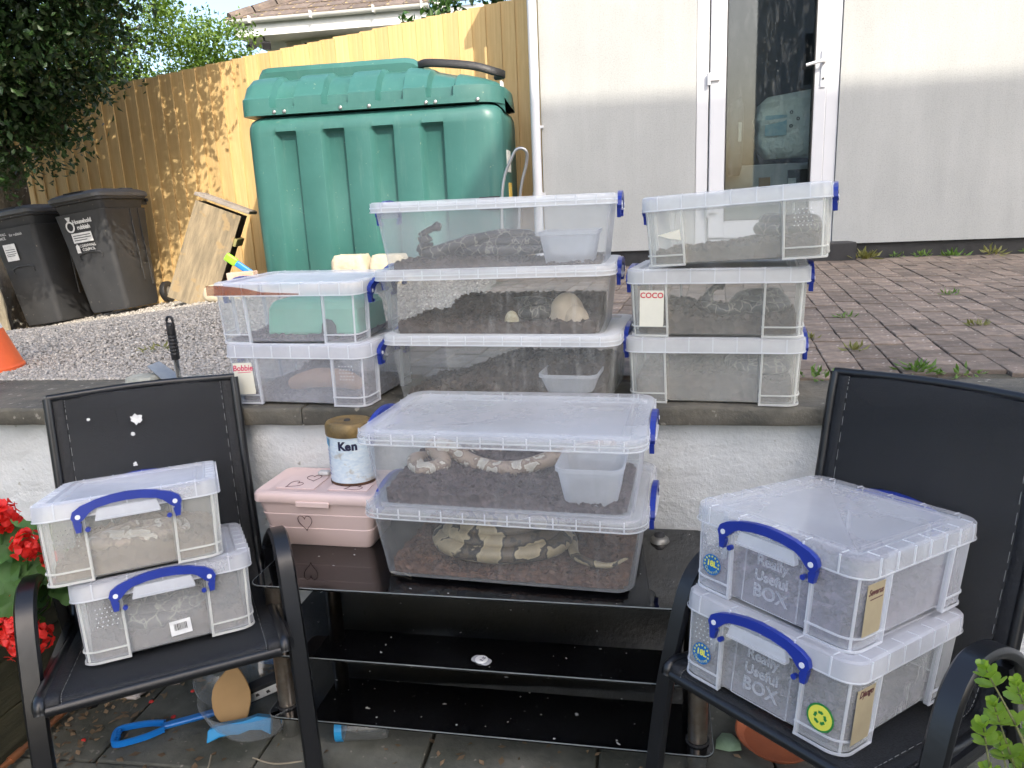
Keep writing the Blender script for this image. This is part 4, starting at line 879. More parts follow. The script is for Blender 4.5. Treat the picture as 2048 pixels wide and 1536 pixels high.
snake('coco_lo', [(.02, .05, .088)] + coil(.12, -.045, .085, .05, .10, .06, .088, .108, 1.9, 120, -1), .02, SN_grey, 'dark snake half buried at the right of the bottom stack box')
snake('lc_lo', [(-.02, .08, .055)] + coil(.095, -.02, .10, .06, .10, .06, .058, .092, 2.2, 100, -1), .022, SN_grey, 'dark snake with pale loops in the barcode box on the left chair')
snake('lc_up', [(-.05, .1, .06)] + coil(.10, .0, .09, .06, .11, .06, .06, .082, 1.8, 100, -1), .018, SN_pale, 'pale banded snake on bark in the upper box of the left chair')
# --- tubs and hides
M_tub = frost('tub_plastic', .32, (.95, .95, .98), .2)
def tub(key, c, d, label):
    mb = MB(); n = 5
    def lv(s, z, o_=0): return [p + Vector((c[0], c[1], c[2] + z)) for p in rr(d[0] * s - o_, d[1] * s - o_, .03, 5)]
    mb.loft([lv(.80, 0), lv(.97, d[2] - .012), lv(1.03, d[2] - .010), lv(1.03, d[2]), lv(.985, d[2]), lv(.96, d[2] - .014), lv(.80, .003)])
    return place(tag(mb.build('water_tub', M_tub, smooth=40), label, 'water tub', 'water tubs in the boxes'), key)
tub('fr_up', (.215, -.07, .018), (.16, .19, .098), 'translucent water tub inside the upper front box')
tub('big_top', (.215, -.04, .012), (.17, .22, .095), 'translucent water tub in the topmost wide box')
tub('big_low', (.20, -.09, .03), (.17, .16, .055), 'low translucent water tub in the lowest wide box')
def hide(name, key, c, r, m, label, cat, sq=1.0, n=16):
    mb = MB(); loops = []
    for k in range(8):
        a = R(90 * k / 7); loops.append([(c[0] + r[0] * math.cos(a) * math.cos(2 * math.pi * j / n), c[1] + r[1] * math.cos(a) * math.sin(2 * math.pi * j / n), c[2] + r[2] * math.sin(a)) for j in range(n)])
    return place(tag(mb.loft(loops).build(name, m, smooth=50), label, cat), key)
M_creamd = mat('cream_resin', (.62, .50, .36), (.50, .39, .27), 9, .6, .3, 40)
hide('dome_hide', 'big_mid', (.205, -.085, .045), (.055, .06, .075), M_creamd, 'cream coloured dome hide in the second wide box', 'hide'); hide('dome_hide', 'big_mid', (.235, -.125, .042), (.04, .03, .045), M_creamd, 'small cream lobe in front of the cream dome', 'hide')
hide('white_lump', 'big_mid', (.05, -.15, .045), (.022, .015, .032), mat('mouldy_white', (.68, .62, .45), (.4, .33, .2), 40, .9, .5, 60), 'white and yellow lump on the bedding of the second wide box', 'lump')
sn2 = snake('big_mid', [(.02, .05, .09), (.08, .0, .085), (.15, -.03, .075), (.14, -.11, .068), (.08, -.13, .066), (.10, -.06, .08), (.16, -.05, .09)], .022, SN_grey, 'dark snake curled beside the cream dome')
gh = thing('green_hide', 'pale green plastic cave inside the rust stained box', 'hide'); gh.matrix_world = BOXM['bob_up']
M_gh = mat('green_hide_plastic', (.20, .52, .38), (.16, .45, .33), 4, .5)
mb = MB(); mb.loft([[(x_ + .045, y_ + .01, z_) for x_, y_ in ((-.155 * s, -.115 * s), (.155 * s, -.115 * s), (.155 * s, .115 * s), (-.155 * s, .115 * s))] for z_, s in ((.014, 1.0), (.095, .96), (.118, .88), (.125, .7))]); mb.build('shell', M_gh, gh, bevel=.01)
MB().prism([(.045, .014), (.095, .014), (.095, .045), (.083, .062), (.065, .066), (.05, .05)], .004, Matrix(((1, 0, 0, .03), (0, 0, 1, -.108), (0, 1, 0, 0), (0, 0, 0, 1)))).build('entrance_shade', mat('entrance_shade_dark', (.05, .06, .07), None, 5, .9), gh)  # dark plate on the solid shell, standing for the shade of its entrance
lg = MB().tube(crom([(-.06, -.10, .05), (.03, -.11, .072), (.12, -.105, .068), (.17, -.09, .045)], 6), [.026, .03, .032, .034, .035, .036, .037, .037, .037, .036, .036, .035, .034, .033, .032, .03, .028, .026, .024], 10, flat=(1, .8))
place(tag(lg.build('bark_log', mat('orange_bark', (.34, .19, .10), (.22, .12, .07), 12, .9, .6, 40), smooth=60), 'orange brown bark log inside the Bobbie box', 'log'), 'bob_lo')
# --- notes, stickers, lettering
M_note = mat('note_paper', (.80, .77, .64), (.72, .69, .57), 12, .85); M_red = mat('red_ink', (.62, .02, .04), None, 6, .7); M_pink = mat('pink_ink', (.70, .03, .12), None, 6, .7); M_ink = mat('brown_ink', (.10, .03, .03), None, 6, .7)
M_card = mat('brown_note', (.42, .35, .22), (.34, .28, .18), 12, .85)
def face(k, side, s, z, o_=.001):
    """frame on a side wall: x along the side, y up, z outward. side in -y,+x,-x"""
    D = DIM[k]; u = z / (D['H'] - .012); dW, dL = (.376 - D['bW']) / 2 * u, (.466 - D['bL']) / 2 * u
    if side == '-y': X, Z, P_ = Vector((1, 0, 0)), Vector((0, -1, 0)), Vector((s, -(D['bW'] / 2 + dW + o_), z))
    elif side == '+x': X, Z, P_ = Vector((0, 1, 0)), Vector((1, 0, 0)), Vector((D['bL'] / 2 + dL + o_, s, z))
    else: X, Z, P_ = Vector((0, -1, 0)), Vector((-1, 0, 0)), Vector((-(D['bL'] / 2 + dL + o_), s, z))
    return Matrix.Translation(P_) @ Matrix((X, Vector((0, 0, 1)), Z)).transposed().to_4x4()
def rect(a, b_): return [(-a / 2, -b_ / 2), (a / 2, -b_ / 2), (a / 2, b_ / 2), (-a / 2, b_ / 2)]
def note(key, side, s, z, size, words, ink, paper, ts, rotz=0, underline=False, shear=0, ty=.33):
    Mx = face(18, side, s, z, .0015) @ Matrix.Rotation(R(rotz), 4, 'Z')
    o = MB().prism([(-size[0] / 2, -size[1] / 2), (size[0] * .47, -size[1] * .5), (size[0] / 2, -size[1] * .42), (size[0] / 2, size[1] / 2), (-size[0] / 2, size[1] / 2)], .0008, Mx).build('note', paper, B[key])
    Mt = Mx @ Matrix.Translation((0, size[1] * ty, .001))
    text('handwriting', words, ts, ink, o, Mt, .0002, shear, bold=.0005)
    if underline: MB().prism(rect(size[0] * .7, .0018), .0004, Mx @ Matrix.Translation((.004, size[1] * (ty - .13), .001)) @ Matrix.Rotation(R(1.5), 4, 'Z')).build('underline', ink, o)
    return o
note('coco_mid', '-y', -.168, .080, (.066, .100), 'COCO', M_red, M_note, .021, -1, ty=.36)
note('bob_lo', '-y', -.175, .082, (.066, .098), 'Bobbie', M_pink, M_note, .025, 3, True, .15)
note('rc_up', '-y', -.178, .085, (.062, .10), 'Severus', M_ink, M_card, .0165, 0, True, .3)
note('rc_lo', '-y', -.178, .078, (.066, .105), 'Django', M_ink, M_card, .0175, 0, False, .3, .40)
MB().prism([(-.028, .0), (.03, .012), (.033, -.016), (.0, -.010)], .001, face(18, '-y', -.165, .085)).build('torn_label', M_note, B['coco_top'])
# barcode
bc = MB().prism(rect(.046, .034), .0008, face(18, '+x', .022, .040, -.010) @ Matrix.Rotation(R(3), 4, 'Z')).build('barcode_sticker', M_white, B['lc_lo'])
mb = MB(); r2 = random.Random(4); xx_ = -.014
while xx_ < .014:
    w_ = r2.choice((.0008, .0014, .002)); mb.prism([(xx_, -.006), (xx_ + w_, -.006), (xx_ + w_, .010), (xx_, .010)], .0003, face(18, '+x', .022, .040, -.010) @ Matrix.Rotation(R(3), 4, 'Z') @ Matrix.Translation((0, 0, .001))); xx_ += w_ + .0012
mb.build('bars', M_rub, bc)
M_sb = mat('sticker_blue', (.0, .13, .42), None, 6, .35); M_sy = mat('sticker_yellow', (.85, .82, .10), None, 6, .4); M_sg = mat('sticker_green', (.02, .24, .05), None, 6, .4)
def disc(r, n=28): return [(r * math.cos(2 * math.pi * k / n), r * math.sin(2 * math.pi * k / n)) for k in range(n)]
def star(r): return [((r if k % 2 == 0 else r * .45) * math.sin(math.pi * k / 5), (r if k % 2 == 0 else r * .45) * math.cos(math.pi * k / 5)) for k in range(10)]
for key in ('rc_up', 'rc_lo'):
    Mx = face(18, '-x', .134, .062, .0015)
    s_ = MB().prism(disc(.0225), .0008, Mx).build('capacity_sticker', M_sb, B[key])
    text('print', '18L', .017, M_sy, s_, Mx @ Matrix.Translation((0, .002, .001)), .0002, bold=.0007)
    mb = MB()
    for k in range(9):
        a = R(-10 + 200 * k / 8); mb.prism(star(.0030), .0003, Mx @ Matrix.Translation((.0180 * math.cos(a), .0180 * math.sin(a), .001)))
    mb.build('stars', M_sy, s_)
    for k, ch in enumerate('Capacity'):
        a = R(-145 + 110 * k / 7); text('print', ch, .0085, M_sy, s_, Mx @ Matrix.Translation((.0165 * math.cos(a), .0165 * math.sin(a), .001)) @ Matrix.Rotation(a + R(90), 4, 'Z'), .0002)
    # moulded lettering on the middle bay
    for k, (wd, ts) in enumerate((('Really', .030), ('Useful', .030), ('BOX', .038))):
        text('moulded_lettering', wd, ts, M_emb, B[key], face(18, '-x', .0, .108 - .033 * k, -.0118), .0006, bold=.0006)
    mb = MB(); Mx = face(18, '-x', 0, .070, -.0118)
    for q in (-1, 1): mb.prism([(q * .062 - .001, -.06), (q * .062 + .001, -.06), (q * .062 + .001, .06), (q * .062 - .001, .06)], .0012, Mx)
    mb.prism([(-.061, -.061), (.061, -.061), (.061, -.059), (-.061, -.059)], .0012, Mx); mb.build('moulded_frame', M_emb, B[key])
Mx = face(18, '-x', -.135, .060, .0015)
s_ = MB().prism(disc(.0265), .0006, Mx).build('recycling_sticker', M_sg, B['rc_lo']); MB().prism(disc(.0230), .0006, Mx @ Matrix.Translation((0, 0, .0005))).build('disc', M_sy, s_)
mb = MB()
for k in range(5):
    Ma = Mx @ Matrix.Translation((0, 0, .0012)) @ Matrix.Rotation(R(72 * k), 4, 'Z'); mb.prism([(-.0045, .0075), (.0015, .0075), (.0015, .006), (.006, .010), (.0015, .014), (.0015, .0125), (-.0045, .0125)], .0003, Ma)
mb.build('arrows', M_sg, s_)
def holes(key, side, s, z, m):
    mb = MB()
    for i in range(5):
        for j in range(5): mb.prism(disc(.0016, 6), .0006, face(18, side, s + (i - 2) * .010 + (j % 2) * .003, z + (j - 2) * .010, .0003))
    mb.build('air_holes', m, B[key])
M_hole = mat('hole_grey', (.35, .34, .33), None, 9, .8)
holes('lc_up', '+x', -.128, .105, M_hole); holes('lc_lo', '+x', -.125, .105, M_rib); holes('rc_up', '-x', .132, .115, M_rib); holes('rc_lo', '-x', .132, .112, M_rib); holes('bob_lo', '-y', .172, .105, M_rib); holes('coco_top', '-y', .172, .105, M_rib)
MB().prism([(-.245, -.018), (-.15, -.018), (.06, -.017), (.06, -.014), (-.06, -.009), (-.12, .004), (-.20, .012), (-.245, .012)], .0006, Matrix.Translation((0, -.1962, DIM[18]['H'] - .018)) @ Matrix.Rotation(R(90), 4, 'X')).build('rust_stain', frost('rust_film', .5, (.42, .13, .05), .4, .6, (.25, .06, .03)), B['bob_up'])
# ------------------------------------------------------------------ sling chairs
m = bpy.data.materials.new('black_mesh_fabric'); m.use_nodes = True; t = m.node_tree; b = t.nodes['Principled BSDF']
L(t, ramp(t, tex(t, 'noise', 260, 2), [(.35, (.006, .0065, .008)), (.7, (.017, .019, .022))]), b.inputs['Base Color']); b.inputs['Roughness'].default_value = .75; bump(t, b, tex(t, 'vor', 420), .4, .002)
trn = t.nodes.new('ShaderNodeBsdfTransparent'); mxs = t.nodes.new('ShaderNodeMixShader'); mxs.inputs[0].default_value = .13; L(t, b.outputs[0], mxs.inputs[1]); L(t, trn.outputs[0], mxs.inputs[2]); L(t, mxs.outputs[0], t.nodes['Material Output'].inputs[0]); M_fab = m
M_frame = mat('black_frame_paint', (.008, .0085, .010), (.005, .0055, .007), 4, .32, .15, 40, .003, spec=.6, speck=((.10, .07, .05), 22, .78))
M_hem = mat('black_hem', (.009, .010, .012), (.005, .005, .006), 20, .6, .4, 90)
M_thread = mat('grey_thread', (.32, .32, .30), (.15, .15, .15), 40, .9)
def chair(label, loc, rz, back_top, ztop, arms):
    ch = thing('sling_chair', label, 'chair', loc, (0, 0, rz), 'black sling garden chairs')
    wd = .235
    zo, bk = arms['zo'], arms['bk']
    prof = crom([(.018, 0, .402 + zo), (.0, 0, .424 + zo), (-.10, 0, .404 + zo), (-.28 - bk * .6, 0, .362 + zo - .10 * bk), (-.40 - bk, 0, .34 + zo - .18 * bk), (-.455 - bk, 0, .36 + zo - .2 * bk), (-.50 - bk, 0, .46), (-.56 - bk, 0, .68), (back_top[0] - bk, 0, back_top[1]), (back_top[0] - .015 - bk, 0, ztop)], 6)
    cut = 6 * 5
    def sheet(pp, half, th, sag):
        rows = []
        for p in pp:
            rows.append([(p.x, half * q, p.z) for q in (-1, -.5, 0, .5, 1)])
        mb = MB(); n = len(pp)
        for z_, fl in ((th / 2, 0), (-th / 2, 1)):
            v = []
            for i, p in enumerate(pp):
                tg = (pp[min(i + 1, n - 1)] - pp[max(i - 1, 0)]).normalized(); nr = Vector((tg.z, 0, -tg.x))
                for q in (-1, -.6, -.2, .2, .6, 1):
                    s_ = sag * (1 - q * q) * math.sin(math.pi * i / (n - 1)); c_ = p - nr * (s_ + (-z_)) 
                    v.append((c_.x, half * q, c_.z))
            f = []
            for i in range(n - 1):
                for j in range(5):
                    a = i * 6 + j; qd = (a, a + 1, a + 7, a + 6); f.append(qd[::-1] if fl else qd)
            mb.add(v, f)
        return mb
    sheet(prof[:cut + 1], wd, .003, .004).build('seat_sling', M_fab, ch, smooth=60)
    sheet(prof[cut:], wd, .003, -.012).build('back_sling', M_fab, ch, smooth=60)
    for s in (-1, 1):
        MB().strip([Vector((p.x, s * (wd - .014), p.z)) + Vector((0, 0, .003)) for p in prof], Vector((0, .032, 0)), .008).build('hem', M_hem, ch, smooth=60)
        mb = MB()
        for p0, p1 in zip(prof[2:-1:1], prof[3::1]):
            mb.strip([Vector((p0.x, s * (wd - .032), p0.z)) * 1 + Vector((.004, 0, .005)), Vector((p0.x * .4 + p1.x * .6, s * (wd - .032), p0.z * .4 + p1.z * .6)) + Vector((.004, 0, .005))], Vector((0, .0011, 0)), .0011)
        mb.build('stitching', M_thread, ch)
        MB().tube([Vector((p.x, s * (wd + .008), p.z)) for p in prof], .013, 8).build('side_rail', M_frame, ch, smooth=60)
    top = prof[-1]; MB().tube(crom([(top.x, -wd - .01, top.z), (top.x - .012, 0, top.z + .006), (top.x, wd + .01, top.z)], 6), .011, 8).build('top_rail', M_frame, ch, smooth=60)
    MB().tube([(.012, -wd, .405 + zo), (.012, wd, .405 + zo)], .013, 8).build('front_rail', M_frame, ch, smooth=60)
    for s in (-1, 1):
        hw = wd + .048
        pa = crom([(q0 - bk, s * q1, q2) for q0, q1, q2 in ((.035, hw, 0), (-.015, hw, .30), (-.06, hw, .46), (-.10, hw, .56), (-.145, hw, .602), (-.20, hw, .612), (-.28, hw, .592), (-.38, hw - .004, .535), (-.47, hw - .012, .455), (-.52, hw - .018, .40))], 6)
        MB().strip(pa, Vector((0, .045, 0)), .022).build('arm', M_frame, ch, smooth=50)
        MB().strip(crom([(-.40 - bk, s * (wd + .03), .50), (-.46 - bk, s * (wd + .035), .34), (-.56 - bk, s * (wd + .04), .12), (-.62 - bk, s * (wd + .04), 0)], 5), Vector((0, .03, 0)), .022).build('rear_leg', M_frame, ch, smooth=50)
        MB().strip([(-.03, s * (wd + .022), .392 + zo), (-.42 - bk, s * (wd + .022), .325 + zo)], Vector((0, .022, 0)), .03).build('seat_rail', M_frame, ch)
        MB().box((.035 - bk, s * hw, .006), (.05, .055, .012)).build('foot', MATS['black_rubber'], ch)
    MB().tube([(-.46 - bk, -wd - .03, .31), (-.46 - bk, wd + .03, .31)], .012, 8).build('cross_bar', M_frame, ch, smooth=60)
    return ch
c1 = chair('black sling garden chair at left with a white splash on its back', (-.993, 1.320, 0), -57.5, (-.605, .90), .965, dict(zo=.054, bk=.094))
c2 = chair('black sling garden chair at right, beside the boxwood sprigs', (.268, 1.345, 0), 226, (-.605, .92), .985, dict(zo=0, bk=0))
M_splash = mat('bird_splash', (.7, .7, .68), (.45, .45, .44), 40, .9)
def splash(cx_, cy_, cz_, s):
    r2 = random.Random(int(cz_ * 1000)); pl = [(s * r2.uniform(.5, 1.1) * math.cos(2 * math.pi * k / 14), s * 1.1 * r2.uniform(.45, 1.1) * math.sin(2 * math.pi * k / 14)) for k in range(14)]
    X = Vector((0, 1, 0)); Yv = Vector((-.24, 0, .97)).normalized(); Z = X.cross(Yv)
    MB().prism(pl, .0012, Matrix.Translation((cx_, cy_, cz_)) @ Matrix((X, Yv, Z)).transposed().to_4x4()).build('splash_mark', M_splash, c1)
splash(-.679, -.03, .885, .017); splash(-.672, -.045, .845, .007); splash(-.652, -.05, .76, .007); splash(-.679, -.15, .90, .005)

# ------------------------------------------------------------------ black glass stand
m, t, b = principled('black_glass'); L(t, ramp(t, tex(t, 'noise', 6, 6, .7), [(.45, (.002, .002, .0025)), (.8, (.007, .0075, .0085))]), b.inputs['Base Color']); b.inputs['IOR'].default_value = 1.72
L(t, ramp(t, tex(t, 'noise', 5, 8, .75), [(.45, (.015, .015, .015)), (.8, (.16, .16, .16))]), b.inputs['Roughness'])
sp_ = ramp(t, tex(t, 'noise', 60, 2, .4), [(.745, (0, 0, 0)), (.76, (1, 1, 1))]); cb = b.inputs['Base Color'].links[0].from_socket; L(t, mixc(t, sp_, cb, (.4, .4, .38)), b.inputs['Base Color']); M_bg = m
stand = thing('glass_stand', 'black glass three shelf stand with chrome legs below the front boxes', 'stand', (-.38, 1.853, 0), (0, 0, -2.2))
M_edge = mat('glass_edge', (.26, .28, .28), (.18, .2, .2), 9, .25)
for z_ in (.494, .294, .104):
    sh = MB().loft([rr(1.18, .446, .03, 6, z_), rr(1.18, .446, .03, 6, z_ + .006)]).build('shelf', M_bg, stand)
    MB().loft([rr(1.1812, .4472, .03, 6, z_ + .0042), rr(1.1812, .4472, .03, 6, z_ + .0062), rr(1.178, .444, .03, 6, z_ + .0064)], False, False).build('shelf_edge', M_edge, sh)
M_tub_chr = mat('tarnished_chrome', (.45, .40, .34), (.26, .20, .15), 12, .28, metal=.9)
for sx in (-1, 1):
    for sy in (-1, 1):
        x_, y_ = sx * .552, sy * .168
        lg_ = MB(); lg_.tube([(x_, y_, .110), (x_, y_, .294)], .024, 16); lg_.tube([(x_, y_, .300), (x_, y_, .494)], .024, 16); lg_.build('chrome_leg', M_tub_chr, stand, smooth=60)
        MB().lathe([(.024, 0), (.024, .05), (.028, .06), (.028, .104)], 16, (x_, y_, 0)).build('foot', M_chr, stand, smooth=40); MB().lathe([(.029, .110), (.029, .116)], 16, (x_, y_, 0)).build('collar', M_blk, stand)
# ------------------------------------------------------------------ pink box and tin
M_pk = mat('pink_plastic', (.72, .56, .525), (.68, .525, .49), 3, .45, spec=.4)
pk = thing('pink_box', 'pale pink lidded plastic box with drawn hearts, left on the stand', 'box', (-.87, 1.975, .5005), (0, 0, -3))
MB().loft([rr(.30, .165, .02, 5, 0), rr(.305, .17, .02, 5, .004), rr(.325, .185, .022, 5, .055), rr(.322, .182, .022, 5, .057), rr(.343, .20, .024, 5, .100), rr(.340, .197, .024, 5, .102), rr(.36, .213, .026, 5, .145)]).build('tub', M_pk, pk, smooth=30)
ld = MB().loft([rr(.375, .225, .028, 5, .138), rr(.378, .228, .028, 5, .140), rr(.376, .226, .028, 5, .160), rr(.366, .216, .026, 5, .166), rr(.335, .19, .022, 5, .167), rr(.325, .18, .02, 5, .163)]).build('lid', M_pk, pk, smooth=40)
MB().box((0, -.1145, .1375), (.10, .006, .016)).build('lid_tab', M_pk, ld, bevel=.002)
MB().box((-.075, -.015, .1645), (.12, .10, .003)).build('lid_panel', M_pk, ld, bevel=.001); MB().box((.085, -.015, .1645), (.12, .10, .003)).build('lid_panel', M_pk, ld, bevel=.001)
def heart(s): return [(s * .16 * 16 * math.sin(a) ** 3 / 2.6, s * .16 * (13 * math.cos(a) - 5 * math.cos(2 * a) - 2 * math.cos(3 * a) - math.cos(4 * a)) / 2.0) for a in [2 * math.pi * k / 26 for k in range(27)]]
def draw(poly, Mx, name, parent, m, w_=.0009): MB().tube([Mx @ Vector((x_, y_, 0)) for x_, y_ in poly], w_, 5).build(name, m, parent)
fm = Matrix.Translation((-.035, -.0995, .078)) @ Matrix.Rotation(R(90 + 11), 4, 'X'); draw(heart(.022), fm, 'heart_drawing', pk, M_ink)
for hx, hy, ha in ((-.09, -.035, -35), (-.055, .02, 20), (.10, -.045, -60)): draw(heart(.022), Matrix.Translation((hx, hy, .1665)) @ Matrix.Rotation(R(ha), 4, 'Z'), 'heart_drawing', ld, M_ink)
sh_ = tag(rock('white_shell', (-.905, 2.03, .666), (.035, .022, .012), 2, M_splash, .2), 'small white shell fragment on the pink lid', 'shell')
tin = thing('formula_tin', 'dented pale blue tin with tarnished gold lid on the pink box', 'tin', (-.797, 1.99, .667), (0, 0, -6))
m, t, b = principled('tin_print'); n1 = tex(t, 'noise', 55, 3, .6, stretch=(1, 1, 2.5)); c_ = ramp(t, n1, [(.35, (.50, .60, .68)), (.55, (.60, .69, .74)), (.7, (.68, .73, .74))]); rst = ramp(t, tex(t, 'noise', 22, 4), [(.60, (0, 0, 0)), (.7, (1, 1, 1))]); L(t, mixc(t, mathn(t, 'MULTIPLY', rst, .6), c_, (.35, .27, .15)), b.inputs['Base Color']); b.inputs['Roughness'].default_value = .4
MB().lathe([(.056, .004), (.058, .0), (.0575, .006), (.0575, .142), (.0575, .148)], 36, M=Matrix.Diagonal((1.16, 1.0, 1))).build('can', m, tin, smooth=40)
MB().lathe([(.0585, .0), (.0590, .004), (.0585, .008)], 36, M=Matrix.Diagonal((1.16, 1.0, 1)), cap0=False, cap1=False).build('rust_rim', mat('rust', (.10, .045, .02), (.05, .025, .015), 30, .8), tin)
M_gold = mat('tarnished_gold', (.30, .20, .07), (.14, .10, .05), 16, .45, .3, 40, metal=.35)
gl_ = MB().lathe([(.0605, .143), (.0615, .146), (.0615, .170), (.057, .180), (.050, .183), (.046, .180), (0.0, .180)], 36, M=Matrix.Diagonal((1.16, 1.0, 1))).build('gold_lid', M_gold, tin, smooth=40)
MB().lathe([(.010, .1802), (.008, .184), (0, .1845)], 12, (-.005, 0, 0)).build('debris', M_blk, gl_)
def on_tin(a, z_): return Matrix.Translation((.0670 * math.sin(R(a)), -.0578 * math.cos(R(a)), z_)) @ Matrix.Rotation(R(a), 4, 'Z') @ Matrix.Rotation(R(90), 4, 'X')
M_navy = mat('navy_print', (.01, .012, .05), None, 5, .5)
for k, chh in enumerate('Ken'): text('print', chh, .034, M_navy, tin, on_tin(0 + 16 * k, .118), .0004, bold=.0016)
MB().prism(rect(.030, .022), .0008, on_tin(-52, .126)).build('blue_panel', mat('panel_blue', (.02, .22, .45), (.04, .3, .5), 40, .4), tin)
mb = MB()
for k in range(8): mb.prism(rect(.024, .0012), .0006, on_tin(-52, .10 - .010 * k) @ Matrix.Translation((.002 * (k % 3), 0, 0)))
mb.build('small_print', MATS['handle_blue'], tin)
# ------------------------------------------------------------------ small things on and under the stand
cp = thing('sink_stopper', 'small dull metal stopper on the right end of the stand', 'stopper', (.085, 1.975, .5005)); MB().lathe([(.027, 0), (.025, .008), (.018, .014), (.0, .016)], 20).build('rim', mat('dull_metal', (.30, .29, .26), (.2, .19, .17), 20, .4, metal=.7), cp, smooth=50); rk = MB().lathe([(.016, .013), (.013, .022), (.006, .025), (0, .026)], 12, (0, .004, 0)).build('knob', M_blk, cp, smooth=50)
fd = thing('foil_disc', 'small white foil disc lying on the middle shelf', 'disc', (-.375, 1.672, .3005), (0, 0, -25)); MB().lathe([(.016, 0), (.0165, .003), (.015, .0045), (0, .0045)], 24).build('disc', M_white, fd); MB().loft([rr(.055, .030, .012, 4, 0), rr(.052, .028, .012, 4, .0018)]).build('clear_skirt', M_tub, fd); text('print', '20\nml', .010, M_navy, fd, Matrix.Translation((0.004, 0, .005)))
sc_ = thing('terracotta_saucer', 'round terracotta plant saucer on the ground under the right chair', 'saucer', (.385, 1.80, .016)); MB().lathe([(.085, 0), (.105, .022), (.108, .024), (.103, .024), (.084, .006), (0, .005)], 36).build('dish', mat('terracotta', (.42, .11, .035), (.33, .085, .03), 8, .7, .3, 40), sc_, smooth=40)
lf_ = MB().loft([[(-.035, 0, .012), (0, .002, .004), (.03, 0, .012)], [(-.03, .03, .016), (0, .035, .008), (.03, .03, .018)], [(-.012, .06, .014), (0, .062, .012), (.012, .058, .014)]], False, False, closed=False)
o = tag(lf_.build('pale_leaf', mat('pale_leaf_mat', (.30, .42, .28), (.2, .3, .18), 20, .6), smooth=60), 'pale green fallen leaf beside the terracotta saucer', 'leaf'); o.location = (.255, 1.745, .014)
sol = o.modifiers.new('thick', 'SOLIDIFY'); sol.thickness = .0015
sp = thing('toy_spade', 'bright blue plastic toy spade lying on the slabs', 'toy spade', (-1.40, 1.64, .030), (0, 0, 27))
M_tb = mat('spade_blue', (.01, .20, .62), (.012, .17, .55), 5, .32)
hp_ = crom([(.10, .014, 0), (.055, .030, 0), (.0, .036, 0), (-.025, .030, 0), (-.03, 0, 0), (-.025, -.030, 0), (0, -.036, 0), (.055, -.030, 0), (.10, -.014, 0)], 4)
MB().strip(hp_, Vector((0, 0, .018)), .012).build('grip', M_tb, sp, smooth=50); MB().strip([(.095, 0, 0), (.25, 0, .008)], Vector((0, .022, 0)), .014).build('shaft', M_tb, sp, bevel=.002)
mb = MB()
for k in range(4): mb.lathe([(.006, -.006), (.006, .006)], 8, (-.020, -.021 + .014 * k, 0))
mb.build('grip_bumps', M_tb, sp)
M_ct = frost('clear_tub_plastic', .10, (.75, .78, .8), .08, .3)
ctb = tag(MB().lathe([(.10, .002), (.135, .05), (.155, .10), (.158, .10), (.138, .048), (.102, .0)], 32, cap0=True, cap1=False).build('clear_bowl', M_ct, smooth=50), 'shallow clear plastic bowl of toys under the left chair', 'bowl'); ctb.location = (-1.06, 1.76, .016)
cdm = tag(MB().lathe([(.085, 0), (.082, .03), (.066, .066), (.035, .088), (0, .094)], 28, cap0=False).build('clear_dome', M_ct, smooth=60), 'clear plastic dome tipped over behind the toy bowl', 'dome'); cdm.location = (-1.22, 1.86, .075); cdm.rotation_euler = (R(50), R(10), 0)
def sponge_poly(): return [(.085 * math.cos(a) * (1 + .12 * math.sin(3 * a)), .048 * math.sin(a) * (1 - .1 * math.cos(2 * a))) for a in [2 * math.pi * k / 26 for k in range(26)]]
wd_ = thing('wooden_brush', 'tan oval wooden brush leaning in the clear bowl', 'brush', (-1.12, 1.73, .10), (62, 0, 28)); MB().prism([(y_, x_) for x_, y_ in sponge_poly()][::-1], .012, Matrix.Identity(4)).build('back', mat('tan_wood', (.50, .30, .12), (.44, .26, .10), 8, .6), wd_, bevel=.003); MB().prism([(y_ * .9, x_ * .9) for x_, y_ in sponge_poly()][::-1], .02, Matrix.Translation((0, 0, -.0205))).build('bristles', mat('dark_bristle', (.05, .035, .025), (.02, .015, .01), 90, .95, .9, 200), wd_)
ru = thing('black_strip_box', 'black and white strip carton with small symbols in the bowl', 'carton', (-1.06, 1.80, .09), (20, -14, 26)); MB().box((0, 0, 0), (.20, .03, .055)).build('carton', M_blk, ru, bevel=.002); MB().box((.01, -.0155, -.004), (.17, .002, .032)).build('white_panel', M_white, ru)
for k in range(5): MB().prism([(-.005, -.006), (.006, -.005), (.004, .006), (-.004, .005)], .001, Matrix.Translation((-.05 + .03 * k, -.0168, -.004 + .004 * (k % 2))) @ Matrix.Rotation(R(90), 4, 'X')).build('symbol', M_rub, ru)
bs = thing('blue_scoop', 'light blue plastic scoop in front of the brush in the bowl', 'scoop', (-1.07, 1.67, .028), (0, 0, 18)); MB().prism([(-.085, 0), (-.05, .012), (-.02, .014), (.0, .012), (.03, .02), (.06, .016), (.085, .0), (.09, .045), (.05, .055), (.02, .048), (-.01, .046), (-.05, .044), (-.08, .035)], .03, Matrix.Rotation(R(72), 4, 'X')).build('scoop', mat('light_blue', (.03, .34, .68), (.02, .28, .60), 6, .4), bs, bevel=.004)
bb = rock('blue_bag', (-1.11, 1.98, .06), (.11, .06, .09), 3, mat('blue_net', (.01, .20, .55), (.01, .10, .35), 60, .5, .8, 60), .25, 'crumpled bright blue bag behind the bowl by the wall', 'bag')
